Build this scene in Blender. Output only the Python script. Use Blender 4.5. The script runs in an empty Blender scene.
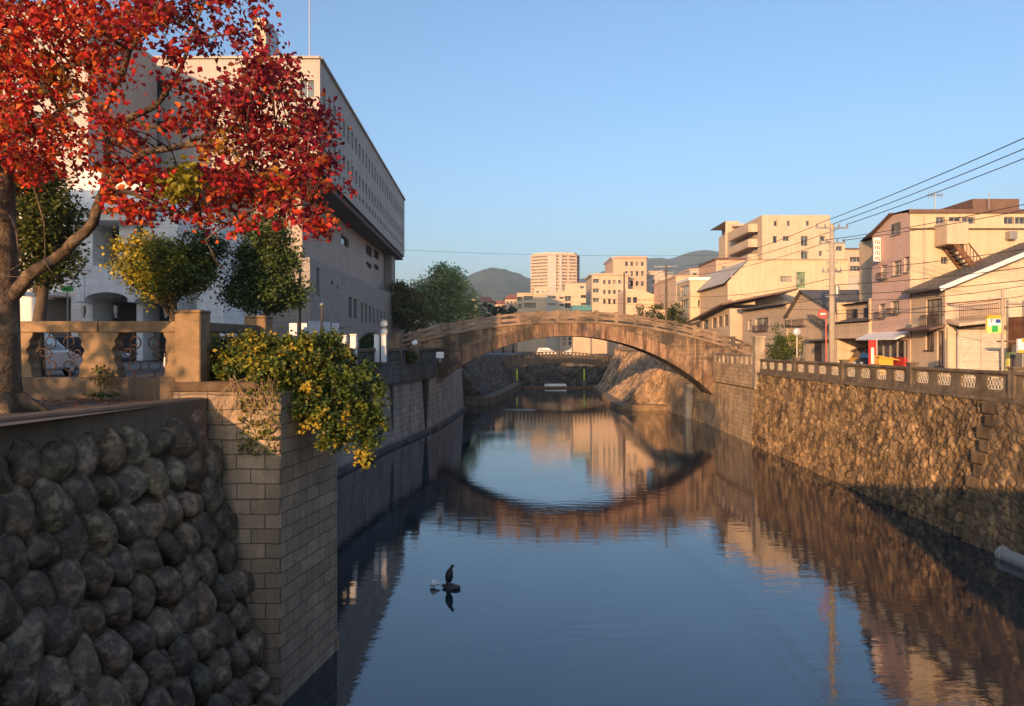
import bpy, math, random
import numpy as np
from mathutils import Vector, noise, Matrix
R = math.radians
random.seed(7); rng = np.random.default_rng(7)
S = bpy.context.scene
C = S.collection
F = 720.0; CX = 512.0; HY = 346.0; EYE = 7.0

# ------------------------------------------------------------------ camera
cd = bpy.data.cameras.new('camera'); cam = bpy.data.objects.new('camera', cd); C.objects.link(cam)
cam.location = (0, 0, EYE); cam.rotation_euler = (R(90), 0, 0)
cd.sensor_fit = 'HORIZONTAL'; cd.sensor_width = 36.0; cd.lens = 36.0*F/1024.0
cd.shift_y = (HY-353.0)/1024.0
cd.clip_start = 0.1; cd.clip_end = 20000
S.camera = cam
# ------------------------------------------------------------------ light
SUN_EL = 9.0
sdx, sdy = -0.37, -0.929                       # towards the sun, on the ground
W = bpy.data.worlds.new('World'); S.world = W; W.use_nodes = True
nt = W.node_tree; bg = nt.nodes['Background']
sky = nt.nodes.new('ShaderNodeTexSky'); sky.sky_type = 'NISHITA'; sky.sun_disc = False
sky.sun_elevation = R(SUN_EL); sky.sun_rotation = math.atan2(sdx, sdy)
sky.altitude = 0; sky.air_density = 1.0; sky.dust_density = 3.4; sky.ozone_density = 3.2
nt.links.new(sky.outputs[0], bg.inputs[0]); bg.inputs[1].default_value = 0.15
sl = bpy.data.lights.new('sun', 'SUN'); sl.energy = 4.6; sl.angle = R(0.6); sl.color = (1.0, 0.56, 0.26)
so = bpy.data.objects.new('sun', sl); C.objects.link(so)
so.rotation_euler = Vector((sdx*math.cos(R(SUN_EL)), sdy*math.cos(R(SUN_EL)), math.sin(R(SUN_EL)))).to_track_quat('Z', 'Y').to_euler()
S.view_settings.view_transform = 'Standard'; S.view_settings.look = 'None'
S.view_settings.exposure = 1.2; S.view_settings.gamma = 1.0
S.render.engine = 'CYCLES'
S.cycles.max_bounces = 6; S.cycles.diffuse_bounces = 3; S.cycles.glossy_bounces = 3
S.cycles.transmission_bounces = 3; S.cycles.transparent_max_bounces = 8; S.cycles.volume_bounces = 0
S.cycles.caustics_reflective = False; S.cycles.caustics_refractive = False
S.cycles.use_denoising = True

# ------------------------------------------------------------------ helpers
def FX(px, Y): return (px-CX)*Y/F
def FZ(py, Y): return EYE-(py-HY)*Y/F
def P(px, py, Y): return Vector((FX(px, Y), Y, FZ(py, Y)))

ORG = {}
def tag(o, label=None, cat=None, group=None, kind=None):
    if label: o['label'] = label
    if cat: o['category'] = cat
    if group: o['group'] = group
    if kind: o['kind'] = kind
    return o
def thing(name, loc, label, cat, group=None):
    o = bpy.data.objects.new(name, None); C.objects.link(o); o.location = loc
    o.empty_display_size = .3
    ORG[o.name] = Vector(loc)
    return tag(o, label, cat, group)

class MB:
    def __init__(s): s.v = []; s.f = []; s.c = []; s.col = (1, 1, 1)
    def add(s, vs, fs, col=None):
        n = len(s.v); s.v.extend([tuple(v) for v in vs])
        for f in fs: s.f.append(tuple(i+n for i in f)); s.c.append(col or s.col)
        return s
    def box(s, x0, x1, y0, y1, z0, z1, col=None):
        return s.add([(x0,y0,z0),(x1,y0,z0),(x1,y1,z0),(x0,y1,z0),(x0,y0,z1),(x1,y0,z1),(x1,y1,z1),(x0,y1,z1)],
                     [(0,3,2,1),(4,5,6,7),(0,1,5,4),(1,2,6,5),(2,3,7,6),(3,0,4,7)], col)
    def obox(s, c, ax, ay, az, col=None):   # centre and half axes
        c, ax, ay, az = Vector(c), Vector(ax), Vector(ay), Vector(az)
        vs = [c+sx*ax+sy*ay+sz*az for sz in (-1,1) for sx, sy in ((-1,-1),(1,-1),(1,1),(-1,1))]
        return s.add(vs, [(0,3,2,1),(4,5,6,7),(0,1,5,4),(1,2,6,5),(2,3,7,6),(3,0,4,7)], col)
    def bar(s, a, b, w, h, col=None):       # a box from a to b, w wide, h high
        a, b = Vector(a), Vector(b); d = b-a; L = d.length; d.normalize()
        up = Vector((0,0,1)) if abs(d.z) < .95 else Vector((0,1,0))
        sd = d.cross(up).normalized(); u = sd.cross(d)
        return s.obox((a+b)/2, d*L/2, sd*w/2, u*h/2, col)
    def prism(s, poly, axis, a, b, col=None):   # poly of 2d points; axis 'y': (x,z), 'x': (y,z), 'z': (x,y)
        f = {'y': lambda p, t: (p[0], t, p[1]), 'x': lambda p, t: (t, p[0], p[1]), 'z': lambda p, t: (p[0], p[1], t)}[axis]
        n = len(poly)
        vs = [f(p, a) for p in poly]+[f(p, b) for p in poly]
        return s.add(vs, [tuple(range(n)), tuple(range(2*n-1, n-1, -1))]+[(i, i+n, (i+1) % n+n, (i+1) % n) for i in range(n)], col)
    def tube(s, pts, rad, n=8, col=None, cap=True):
        pts = [Vector(p) for p in pts]; m = len(pts)
        if not hasattr(rad, '__len__'): rad = [rad]*m
        vs = []; prev = None
        for i, p in enumerate(pts):
            d = (pts[min(i+1, m-1)]-pts[max(i-1, 0)]).normalized()
            if prev is None:
                prev = d.orthogonal().normalized()
            prev = (prev-d*prev.dot(d)).normalized(); q = d.cross(prev)
            for k in range(n):
                a = 2*math.pi*k/n
                vs.append(p+(prev*math.cos(a)+q*math.sin(a))*rad[i])
        fs = [(i*n+k, i*n+(k+1) % n, (i+1)*n+(k+1) % n, (i+1)*n+k) for i in range(m-1) for k in range(n)]
        if cap: fs += [tuple(range(n-1, -1, -1)), tuple(range((m-1)*n, m*n))]
        return s.add(vs, fs, col)
    def lathe(s, c, prof, n=16, col=None, axis='z'):   # prof [(r, h)]
        c = Vector(c); vs = []
        for r, h in prof:
            for k in range(n):
                a = 2*math.pi*k/n; x, y = r*math.cos(a), r*math.sin(a)
                vs.append(c+(Vector((x, y, h)) if axis == 'z' else Vector((h, x, y)) if axis == 'x' else Vector((x, h, y))))
        m = len(prof)
        fs = [(i*n+k, i*n+(k+1) % n, (i+1)*n+(k+1) % n, (i+1)*n+k) for i in range(m-1) for k in range(n)]
        fs += [tuple(range(n-1, -1, -1)), tuple(range((m-1)*n, m*n))]
        return s.add(vs, fs, col)
    def blob(s, c, r, amp=.15, ns=1.5, nu=14, nv=10, seed=0, rot=None, col=None, power=1.0):
        c = Vector(c); vs = []; o = Vector((seed*3.7, seed*1.3, seed*7.1))
        for j in range(nv+1):
            t = math.pi*j/nv
            for i in range(nu):
                a = 2*math.pi*i/nu
                d = Vector((math.sin(t)*math.cos(a), math.sin(t)*math.sin(a), math.cos(t)))
                if power != 1: d = Vector([math.copysign(abs(q)**power, q) for q in d])
                k = 1+amp*noise.noise(d*ns+o)*2+amp*.35*noise.noise(d*ns*3+o)
                p = Vector((d.x*r[0], d.y*r[1], d.z*r[2]))*k
                if rot: p = rot @ p
                vs.append(c+p)
        fs = [(j*nu+i, (j+1)*nu+i, (j+1)*nu+(i+1) % nu, j*nu+(i+1) % nu) for j in range(nv) for i in range(nu)]
        return s.add(vs, fs, col)
    def build(s, name, mat, parent=None, origin=None, smooth=False, bevel=0, seg=1, kind=None):
        if parent is not None: org = ORG[parent.name]
        elif origin is not None: org = Vector(origin)
        else: org = Vector((0,0,0))
        me = bpy.data.meshes.new(name)
        me.from_pydata([(v[0]-org.x, v[1]-org.y, v[2]-org.z) for v in s.v], [], s.f)
        nl = len(me.loops)
        # box-projected uv, in metres of the world
        uvl = me.uv_layers.new(name='UVMap')
        co = np.empty(len(me.vertices)*3, 'f'); me.vertices.foreach_get('co', co); co = co.reshape(-1, 3)+np.array(org, 'f')
        vi = np.empty(nl, 'i'); me.loops.foreach_get('vertex_index', vi)
        ls = np.empty(len(me.polygons), 'i'); me.polygons.foreach_get('loop_total', ls)
        nr = np.empty(len(me.polygons)*3, 'f'); me.polygons.foreach_get('normal', nr); nr = np.abs(nr.reshape(-1, 3))
        nn = np.repeat(nr, ls, axis=0); cc = co[vi]
        vert = nn[:, 2] < .72
        xm = nn[:, 0] > nn[:, 1]
        u = np.where(vert & xm, cc[:, 1], cc[:, 0]); v = np.where(vert, cc[:, 2], cc[:, 1])
        uvl.data.foreach_set('uv', np.stack([u, v], 1).astype('f').ravel())
        if any(c != (1, 1, 1) for c in s.c):
            ca = me.color_attributes.new('Col', 'FLOAT_COLOR', 'CORNER')
            a = np.repeat(np.array([tuple(c)[:3]+(1,) for c in s.c], 'f'), ls, axis=0)
            ca.data.foreach_set('color', a.ravel())
        else:
            ca = me.color_attributes.new('Col', 'FLOAT_COLOR', 'CORNER')
            ca.data.foreach_set('color', np.ones(nl*4, 'f'))
        if smooth: me.polygons.foreach_set('use_smooth', [True]*len(me.polygons))
        me.materials.append(mat); me.update()
        o = bpy.data.objects.new(name, me); C.objects.link(o)
        if parent is not None: o.parent = parent
        else: o.location = org
        ORG[o.name] = org
        if bevel:
            b = o.modifiers.new('bevel', 'BEVEL'); b.width = bevel; b.segments = seg; b.limit_method = 'ANGLE'; b.angle_limit = R(40)
        if kind: o['kind'] = kind
        return o

def leaf_obj(name, mat, parent, cen, size, cols, up=0.4, kind=None, fold=.25, origin=None):
    N = len(cen); cen = np.asarray(cen, 'f')
    org = ORG[parent.name] if parent is not None else Vector(origin)
    nrm = rng.normal(size=(N, 3)); nrm[:, 2] = np.abs(nrm[:, 2])+up; nrm /= np.linalg.norm(nrm, axis=1)[:, None]
    t = rng.normal(size=(N, 3)); t -= (t*nrm).sum(1)[:, None]*nrm; t /= np.linalg.norm(t, axis=1)[:, None]
    b = np.cross(nrm, t); sz = (size*rng.uniform(.6, 1.3, N))[:, None]
    v0 = cen-t*sz*.5; v1 = cen+b*sz*.36+nrm*sz*fold*.5; v2 = cen+t*sz*.55; v3 = cen-b*sz*.36+nrm*sz*fold*.5
    V = np.stack([v0, v1, v2, v3], 1).reshape(-1, 3)-np.array(org)
    me = bpy.data.meshes.new(name)
    me.vertices.add(4*N); me.loops.add(6*N); me.polygons.add(2*N)
    me.vertices.foreach_set('co', V.astype('f').ravel())
    base = np.arange(N)[:, None]*4
    me.loops.foreach_set('vertex_index', (base+np.array([0, 1, 2, 0, 2, 3])).astype('i').ravel())
    me.polygons.foreach_set('loop_start', (np.arange(2*N)*3).astype('i'))
    me.polygons.foreach_set('loop_total', np.full(2*N, 3, 'i'))
    me.update(calc_edges=True)
    ca = me.color_attributes.new('Col', 'FLOAT_COLOR', 'CORNER')
    cols = np.concatenate([np.asarray(cols, 'f'), np.ones((N, 1), 'f')], 1)
    ca.data.foreach_set('color', np.repeat(cols, 6, axis=0).astype('f').ravel())
    me.materials.append(mat)
    o = bpy.data.objects.new(name, me); C.objects.link(o)
    if parent is not None: o.parent = parent
    else: o.location = org
    ORG[o.name] = org
    if kind: o['kind'] = kind
    return o

# ------------------------------------------------------------------ materials
def mat(name, col, rough=.85, var=.25, scale=1.5, bump=.15, bscale=14, streak=0, stain_glint=None, stain_glint_amt=.5, stain_glint_scale=.6,
        brick=None, metal=0, spec=.4, bdist=.02, moss=0, fine=.12):
    m = bpy.data.materials.new(name); m.use_nodes = True; t = m.node_tree; N = t.nodes; L = t.links
    bs = N['Principled BSDF']; bs.inputs['Roughness'].default_value = rough; bs.inputs['Metallic'].default_value = metal
    bs.inputs['Specular IOR Level'].default_value = spec
    tc = N.new('ShaderNodeTexCoord')
    at = N.new('ShaderNodeAttribute'); at.attribute_name = 'Col'
    def mul(a, b, f=1.0):
        x = N.new('ShaderNodeMix'); x.data_type = 'RGBA'; x.blend_type = 'MULTIPLY'; x.inputs[0].default_value = f
        L.new(a, x.inputs[6]) if hasattr(a, 'links') else None
        L.new(b, x.inputs[7])
        return x.outputs[2]
    def noi(sc, det=5, vec=None, rg=.6):
        n = N.new('ShaderNodeTexNoise'); n.inputs['Scale'].default_value = sc; n.inputs['Detail'].default_value = det
        n.inputs['Roughness'].default_value = rg
        L.new(vec or tc.outputs['Object'], n.inputs['Vector']); return n.outputs['Fac']
    def ramp(f, a, b, pa=.3, pb=.7):
        r = N.new('ShaderNodeMapRange'); r.inputs[1].default_value = pa; r.inputs[2].default_value = pb
        r.inputs[3].default_value = a; r.inputs[4].default_value = b; L.new(f, r.inputs[0])
        return r.outputs[0]
    def rgbv(f):
        c = N.new('ShaderNodeCombineColor'); [L.new(f, c.inputs[i]) for i in range(3)]; return c.outputs[0]
    bfac = None
    if brick:
        bw, bh, mort, mcol = brick
        uv = N.new('ShaderNodeUVMap')
        # slightly wavy joints
        nz = N.new('ShaderNodeTexNoise'); nz.inputs['Scale'].default_value = 1.7; L.new(tc.outputs['Object'], nz.inputs['Vector'])
        vs = N.new('ShaderNodeVectorMath'); vs.operation = 'MULTIPLY_ADD'
        L.new(nz.outputs['Color'], vs.inputs[0]); vs.inputs[1].default_value = (bh*.25, bh*.25, 0); L.new(uv.outputs[0], vs.inputs[2])
        br = N.new('ShaderNodeTexBrick'); L.new(vs.outputs[0], br.inputs['Vector'])
        br.inputs['Scale'].default_value = 1.0; br.inputs['Brick Width'].default_value = bw; br.inputs['Row Height'].default_value = bh
        br.inputs['Mortar Size'].default_value = mort; br.inputs['Mortar Smooth'].default_value = .3
        c = Vector(col)
        br.inputs['Color1'].default_value = (*(c*(1+var)), 1); br.inputs['Color2'].default_value = (*(c*(1-var)), 1)
        br.inputs['Mortar'].default_value = (*mcol, 1)
        cur = br.outputs['Color']; bfac = br.outputs['Fac']
    else:
        rgb = N.new('ShaderNodeRGB'); rgb.outputs[0].default_value = (*col, 1); cur = rgb.outputs[0]
    cur = mul(cur, rgbv(ramp(noi(scale, 6), 1-var, 1+var)))
    if fine: cur = mul(cur, rgbv(ramp(noi(bscale*1.5, 4), 1-fine, 1+fine)))
    if streak:
        mp = N.new('ShaderNodeMapping'); mp.inputs['Scale'].default_value = (1, 1, .07); L.new(tc.outputs['Object'], mp.inputs[0])
        cur = mul(cur, rgbv(ramp(noi(3.0, 5, mp.outputs[0], .7), 1-streak, 1+streak*.25, .35, .62)))
    if stain_glint:
        x = N.new('ShaderNodeMix'); x.data_type = 'RGBA'
        L.new(ramp(noi(stain_glint_scale, 6, None, .65), 0, stain_glint_amt, .47, .62), x.inputs[0]); L.new(cur, x.inputs[6])
        x.inputs[7].default_value = (*stain_glint, 1); cur = x.outputs[2]
    if moss:
        x = N.new('ShaderNodeMix'); x.data_type = 'RGBA'
        L.new(ramp(noi(1.1, 6, None, .7), 0, moss, .52, .66), x.inputs[0]); L.new(cur, x.inputs[6])
        x.inputs[7].default_value = (.035, .045, .015, 1); cur = x.outputs[2]
    cur = mul(cur, at.outputs['Color'])
    L.new(cur, bs.inputs['Base Color'])
    if bump:
        h = noi(bscale, 6)
        if bfac is not None:
            s1 = N.new('ShaderNodeMath'); s1.operation = 'MULTIPLY_ADD'; L.new(bfac, s1.inputs[0]); s1.inputs[1].default_value = -1.2; L.new(h, s1.inputs[2]); h = s1.outputs[0]
        bp = N.new('ShaderNodeBump'); bp.inputs['Strength'].default_value = min(1, bump*2.5); bp.inputs['Distance'].default_value = bdist
        L.new(h, bp.inputs['Height']); L.new(bp.outputs[0], bs.inputs['Normal'])
    return m

def leafmat(name, transl=.35, rough=.55):
    m = bpy.data.materials.new(name); m.use_nodes = True; t = m.node_tree; N = t.nodes; L = t.links
    bs = N['Principled BSDF']; bs.inputs['Roughness'].default_value = rough; bs.inputs['Specular IOR Level'].default_value = .3
    at = N.new('ShaderNodeAttribute'); at.attribute_name = 'Col'
    tr = N.new('ShaderNodeBsdfTranslucent'); mx = N.new('ShaderNodeMixShader'); mx.inputs[0].default_value = transl
    nz = N.new('ShaderNodeTexNoise'); nz.inputs['Scale'].default_value = 30
    tc = N.new('ShaderNodeTexCoord'); L.new(tc.outputs['Object'], nz.inputs['Vector'])
    mr = N.new('ShaderNodeMapRange'); mr.inputs[3].default_value = .75; mr.inputs[4].default_value = 1.25; L.new(nz.outputs['Fac'], mr.inputs[0])
    vm = N.new('ShaderNodeVectorMath'); vm.operation = 'SCALE'; L.new(at.outputs['Color'], vm.inputs[0]); L.new(mr.outputs[0], vm.inputs['Scale'])
    L.new(vm.outputs[0], bs.inputs['Base Color']); L.new(vm.outputs[0], tr.inputs['Color'])
    L.new(bs.outputs[0], mx.inputs[1]); L.new(tr.outputs[0], mx.inputs[2])
    L.new(mx.outputs[0], N['Material Output'].inputs['Surface'])
    return m

def glassmat(name, col=(.03, .035, .045), rough=.06):
    m = bpy.data.materials.new(name); m.use_nodes = True; t = m.node_tree; N = t.nodes; L = t.links
    bs = N['Principled BSDF']; bs.inputs['Roughness'].default_value = rough; bs.inputs['Specular IOR Level'].default_value = .7
    nz = N.new('ShaderNodeTexNoise'); nz.inputs['Scale'].default_value = .9; nz.inputs['Detail'].default_value = 2
    tc = N.new('ShaderNodeTexCoord'); L.new(tc.outputs['Object'], nz.inputs['Vector'])
    x = N.new('ShaderNodeMix'); x.data_type = 'RGBA'; x.inputs[6].default_value = (*[c*.6 for c in col], 1); x.inputs[7].default_value = (*[c*2.4 for c in col], 1)
    mr = N.new('ShaderNodeMapRange'); mr.inputs[1].default_value = .4; mr.inputs[2].default_value = .6; L.new(nz.outputs['Fac'], mr.inputs[0])
    L.new(mr.outputs[0], x.inputs[0]); L.new(x.outputs[2], bs.inputs['Base Color'])
    bp = N.new('ShaderNodeBump'); bp.inputs['Strength'].default_value = .08; L.new(nz.outputs['Fac'], bp.inputs['Height']); L.new(bp.outputs[0], bs.inputs['Normal'])
    return m

def watermat():
    m = bpy.data.materials.new('river water'); m.use_nodes = True; t = m.node_tree; N = t.nodes; L = t.links
    bs = N['Principled BSDF']; bs.inputs['Base Color'].default_value = (.012, .024, .032, 1)
    bs.inputs['Roughness'].default_value = .035; bs.inputs['IOR'].default_value = 2.0
    tc = N.new('ShaderNodeTexCoord')
    mp = N.new('ShaderNodeMapping'); mp.inputs['Scale'].default_value = (.55, 1.6, 1); L.new(tc.outputs['Object'], mp.inputs[0])
    a = N.new('ShaderNodeTexNoise'); a.inputs['Scale'].default_value = 1.6; a.inputs['Detail'].default_value = 4; a.inputs['Roughness'].default_value = .55
    L.new(mp.outputs[0], a.inputs['Vector'])
    b = N.new('ShaderNodeTexNoise'); b.inputs['Scale'].default_value = .16; b.inputs['Detail'].default_value = 2; L.new(tc.outputs['Object'], b.inputs['Vector'])
    mr = N.new('ShaderNodeMapRange'); mr.inputs[1].default_value = .4; mr.inputs[2].default_value = .65; mr.inputs[3].default_value = .35; mr.inputs[4].default_value = 1.0
    L.new(b.outputs['Fac'], mr.inputs[0])
    mu = N.new('ShaderNodeMath'); mu.operation = 'MULTIPLY'; L.new(a.outputs['Fac'], mu.inputs[0]); L.new(mr.outputs[0], mu.inputs[1])
    bp = N.new('ShaderNodeBump'); bp.inputs['Strength'].default_value = 1.0; bp.inputs['Distance'].default_value = .0075
    L.new(mu.outputs[0], bp.inputs['Height']); L.new(bp.outputs[0], bs.inputs['Normal'])
    return m

def flat(name, col, rough=.6, metal=0, var=.08, bump=.03): return mat(name, col, rough, var, 3, bump, 25, metal=metal, fine=.05)

M = {}
M['water'] = watermat()
M['rubble'] = mat('rubble stone', (.215, .145, .078), .9, .35, 2.2, .3, 16, streak=.55, stain_glint=(.055, .04, .028), stain_glint_amt=.8, stain_glint_scale=.9, bdist=.03)
M['rubble_far'] = mat('far rubble stone', (.36, .25, .16), .9, .3, 1.2, .3, 6, stain_glint=(.06, .05, .035), stain_glint_amt=.6, stain_glint_scale=.3, bdist=.1, moss=.5)
M['rubble_gray'] = mat('grey rubble stone', (.135, .11, .088), .9, .3, 1.2, .3, 6, brick=(.7, .4, .04, (.08, .07, .06)), stain_glint=(.05, .045, .035), stain_glint_amt=.6, stain_glint_scale=.5, bdist=.08, moss=.3)
M['ashlar'] = mat('warm cut stone', (.5, .36, .22), .88, .16, 1.5, .2, 12, streak=.4, stain_glint=(.1, .075, .05), stain_glint_amt=.5, brick=(.62, .3, .012, (.16, .12, .08)))
M['pier'] = mat('grey cut stone', (.37, .275, .185), .9, .16, 1.5, .35, 18, streak=.2, stain_glint=(.13, .1, .08), stain_glint_amt=.45, brick=(.56, .29, .012, (.13, .105, .085)), bdist=.025)
M['span'] = mat('bridge masonry', (.25, .165, .105), .92, .3, 1.1, .35, 10, streak=.65, stain_glint=(.045, .038, .034), stain_glint_amt=.9, stain_glint_scale=.45, brick=(.85, .36, .03, (.36, .27, .19)), bdist=.04, moss=.25)
M['ring'] = mat('arch stone', (.31, .195, .125), .92, .3, .8, .3, 9, streak=.75, stain_glint=(.05, .042, .038), stain_glint_amt=.9, stain_glint_scale=.4, bdist=.03)
M['rail'] = mat('parapet stone', (.36, .29, .22), .92, .25, 1.5, .25, 12, stain_glint=(.09, .075, .065), stain_glint_amt=.65, stain_glint_scale=.9, bdist=.02)
M['brail'] = mat('bridge rail stone', (.27, .19, .13), .92, .35, 1.2, .25, 12, stain_glint=(.055, .047, .04), stain_glint_amt=.85, stain_glint_scale=.6, bdist=.02)
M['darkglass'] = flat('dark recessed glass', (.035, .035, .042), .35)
M['darkstone'] = mat('dark weathered stone', (.2, .15, .1), .92, .25, 2, .2, 14, streak=.4, stain_glint=(.05, .04, .03), stain_glint_amt=.5)
M['boulder'] = mat('river boulder', (.09, .062, .042), .55, .5, 2.6, .6, 13, stain_glint=(.42, .32, .22), stain_glint_amt=.5, stain_glint_scale=5.5, bdist=.035, spec=.5)  # pale noise patches paint highlights onto the dark boulders
M['mortar'] = mat('dark gap mortar', (.05, .042, .035), .95, .3, 3, .4, 9, bdist=.05)
M['cap'] = mat('dark concrete', (.17, .125, .088), .92, .2, 1.2, .2, 22, streak=.3, stain_glint=(.07, .055, .045), stain_glint_amt=.5)
M['oldconc'] = mat('ochre concrete', (.29, .195, .11), .9, .2, 2.5, .22, 24, stain_glint=(.12, .085, .05), stain_glint_amt=.55, stain_glint_scale=1.8)
M['quay'] = mat('pale quay masonry', (.45, .39, .33), .85, .1, 1.0, .15, 14, streak=.45, stain_glint=(.16, .145, .13), stain_glint_amt=.5, brick=(1.1, .42, .02, (.14, .13, .12)))
M['quaydark'] = mat('black stained concrete', (.15, .14, .13), .9, .25, .9, .2, 10, streak=.6, stain_glint=(.05, .047, .043), stain_glint_amt=.6, brick=(.95, .5, .02, (.08, .08, .08)))
M['soil'] = mat('soil', (.14, .095, .06), .95, .35, 3, .5, 30, bdist=.03)
M['ground'] = mat('ground', (.16, .14, .12), .95, .25, .3, .2, 5)
M['asphalt'] = mat('asphalt', (.055, .055, .057), .9, .2, .8, .15, 60)
M['kerb'] = mat('kerb', (.32, .31, .29), .85, .15, 2, .1, 20)
M['paint'] = flat('road paint', (.7, .7, .68), .6)
M['iron'] = flat('rusty iron', (.1, .055, .04), .6, .3, .4, .1)
M['lattice'] = mat('pale lattice', (.5, .43, .33), .8, .25, 4, .1, 20)
M['bark'] = mat('bark', (.11, .075, .05), .95, .35, 4, .9, 16, streak=.5, stain_glint=(.26, .2, .13), stain_glint_amt=.5, stain_glint_scale=4, bdist=.05)
M['bark2'] = mat('grey bark', (.12, .09, .06), .95, .3, 4, .7, 14, bdist=.04)
M['redleaf'] = leafmat('red leaves', .4, .5)
M['leaf'] = leafmat('green leaves', .25, .45)
M['conifer'] = leafmat('dark green foliage', .15, .6)
M['glass'] = glassmat('window glass')
M['glass_l'] = glassmat('curtained window glass', (.13, .12, .1), .12)
M['frame'] = flat('window frame', (.35, .33, .3), .4, .3)
M['dframe'] = flat('dark window frame', (.07, .05, .045), .5)
M['modern'] = mat('beige wall panels', (.45, .4, .36), .8, .04, .3, .06, 30, brick=(1.5, 3.0, .02, (.34, .3, .265)), streak=.1, fine=.04)
M['modern2'] = mat('pinkish wall panels', (.44, .37, .32), .8, .05, .3, .06, 30, brick=(3.2, 8.0, .03, (.25, .22, .2)), streak=.12, fine=.04)
M['greystone'] = mat('grey granite panels', (.33, .295, .26), .75, .06, .4, .08, 30, brick=(1.2, .8, .015, (.15, .145, .14)), streak=.15, fine=.08)
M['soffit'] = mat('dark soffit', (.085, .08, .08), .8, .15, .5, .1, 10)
M['white'] = mat('white plaster', (.8, .77, .74), .8, .05, .7, .06, 20, streak=.1, fine=.03, brick=(1.2, .5, .012, (.5, .5, .53)))
M['cream'] = mat('cream plaster', (.58, .45, .31), .85, .07, .6, .05, 20, streak=.14, fine=.03)
M['cream2'] = mat('pale plaster', (.54, .42, .31), .85, .08, .6, .05, 20, streak=.14, fine=.03)
M['peach'] = mat('peach siding', (.62, .48, .36), .85, .08, .5, .08, 20, streak=.1, brick=(6, .22, .01, (.45, .35, .27)))
M['pink'] = mat('pink tile', (.62, .42, .35), .75, .05, .6, .08, 20, streak=.08, fine=.04, brick=(.5, .16, .012, (.5, .36, .3)))
M['ochrewall'] = mat('tan wall', (.62, .46, .32), .85, .08, .5, .05, 20, streak=.14)
M['greywall'] = mat('grey siding', (.46, .42, .37), .85, .08, .5, .08, 20, streak=.1, brick=(6, .22, .01, (.33, .3, .26)))
M['tower'] = mat('pink tower wall', (.55, .37, .27), .85, .05, .3, 0, streak=.06, fine=.03)
M['roof'] = mat('dark tile roof', (.17, .145, .12), .7, .2, 2, .3, 8, brick=(.3, .26, .02, (.04, .04, .04)), bdist=.04)
M['roofbrown'] = mat('brown tin roof', (.15, .09, .07), .7, .2, 2, .2, 8)
M['redroof'] = mat('red tile roof', (.32, .12, .08), .8, .2, 2, .2, 8)
M['rust'] = mat('rusty tin', (.16, .075, .04), .85, .35, 1.5, .2, 14, streak=.5)
M['shutter'] = mat('steel shutter', (.6, .54, .46), .55, .06, 1, .3, 3, brick=(9, .09, .012, (.4, .36, .3)))
M['teal'] = flat('teal roof', (.06, .2, .24), .5)
M['metal'] = flat('galvanised steel', (.36, .35, .33), .45, .6)
M['pole'] = mat('concrete pole', (.42, .36, .28), .85, .12, 2, .1, 20, streak=.2)
M['black'] = flat('black rubber', (.02, .02, .022), .6)
M['cable'] = flat('cable', (.03, .03, .035), .6)
M['whitepaint'] = flat('white paint', (.75, .75, .74), .5)
M['panelwhite'] = flat('pale blue-white board', (.6, .65, .74), .5)
M['red'] = flat('red paint', (.45, .04, .035), .45)
M['redsign'] = flat('faded red paint', (.42, .09, .07), .5)
M['yellow'] = flat('yellow paint', (.62, .36, .05), .4)
M['yellow2'] = flat('pale yellow', (.8, .68, .2), .5)
M['green'] = flat('green paint', (.03, .36, .08), .5)
M['lime'] = flat('lime paint', (.45, .62, .04), .5)
M['blue'] = flat('blue paint', (.03, .08, .3), .5)
M['darkvan'] = flat('dark van paint', (.03, .035, .045), .3)
M['silver'] = flat('silver paint', (.55, .56, .58), .35, .2)
M['forest'] = mat('forest hillside', (.03, .042, .03), .95, .5, .012, .9, .035, fine=.4, bdist=14)
M['feather'] = flat('dark feathers', (.018, .017, .02), .5)
M['whitefeather'] = flat('white feathers', (.88, .88, .87), .7)
M['rock'] = mat('wet rock', (.06, .05, .045), .5, .3, 6, .5, 15)
M['beak'] = flat('grey yellow bill', (.35, .28, .1), .4)
M['foam'] = mat('white water', (.7, .72, .75), .6, .15, 3, .5, 9)
M['pipe'] = mat('concrete pipe', (.3, .29, .27), .8, .15, 3, .15, 20)

# ------------------------------------------------------------------ wall helpers
def facade(mb, p0, p1, z0, z1, holes, depth=.18, col=None):
    p0, p1 = Vector((p0[0], p0[1], 0)), Vector((p1[0], p1[1], 0)); d = p1-p0; L = d.length; d.normalize(); n = Vector((d.y, -d.x, 0))
    hs = [h for h in holes if h[0] > .01 and h[1] < L-.01 and h[2] > z0+.01 and h[3] < z1-.01]
    us = sorted({0.0, L, *[round(h[0], 4) for h in hs], *[round(h[1], 4) for h in hs]})
    vs = sorted({round(z0, 4), round(z1, 4), *[round(h[2], 4) for h in hs], *[round(h[3], 4) for h in hs]})
    pt = lambda u, z, dd=0: tuple(p0+d*u-n*dd+Vector((0, 0, z)))
    for i in range(len(us)-1):
        for j in range(len(vs)-1):
            uc, vc = (us[i]+us[i+1])/2, (vs[j]+vs[j+1])/2
            if any(h[0] < uc < h[1] and h[2] < vc < h[3] for h in hs): continue
            mb.add([pt(us[i], vs[j]), pt(us[i+1], vs[j]), pt(us[i+1], vs[j+1]), pt(us[i], vs[j+1])], [(0, 1, 2, 3)], col)
    for h in hs:
        a, b, c, e = h[:4]
        q = [pt(a, c), pt(b, c), pt(b, e), pt(a, e), pt(a, c, depth), pt(b, c, depth), pt(b, e, depth), pt(a, e, depth)]
        mb.add(q, [(0, 4, 5, 1), (1, 5, 6, 2), (2, 6, 7, 3), (3, 7, 4, 0)], col)
    return hs
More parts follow.
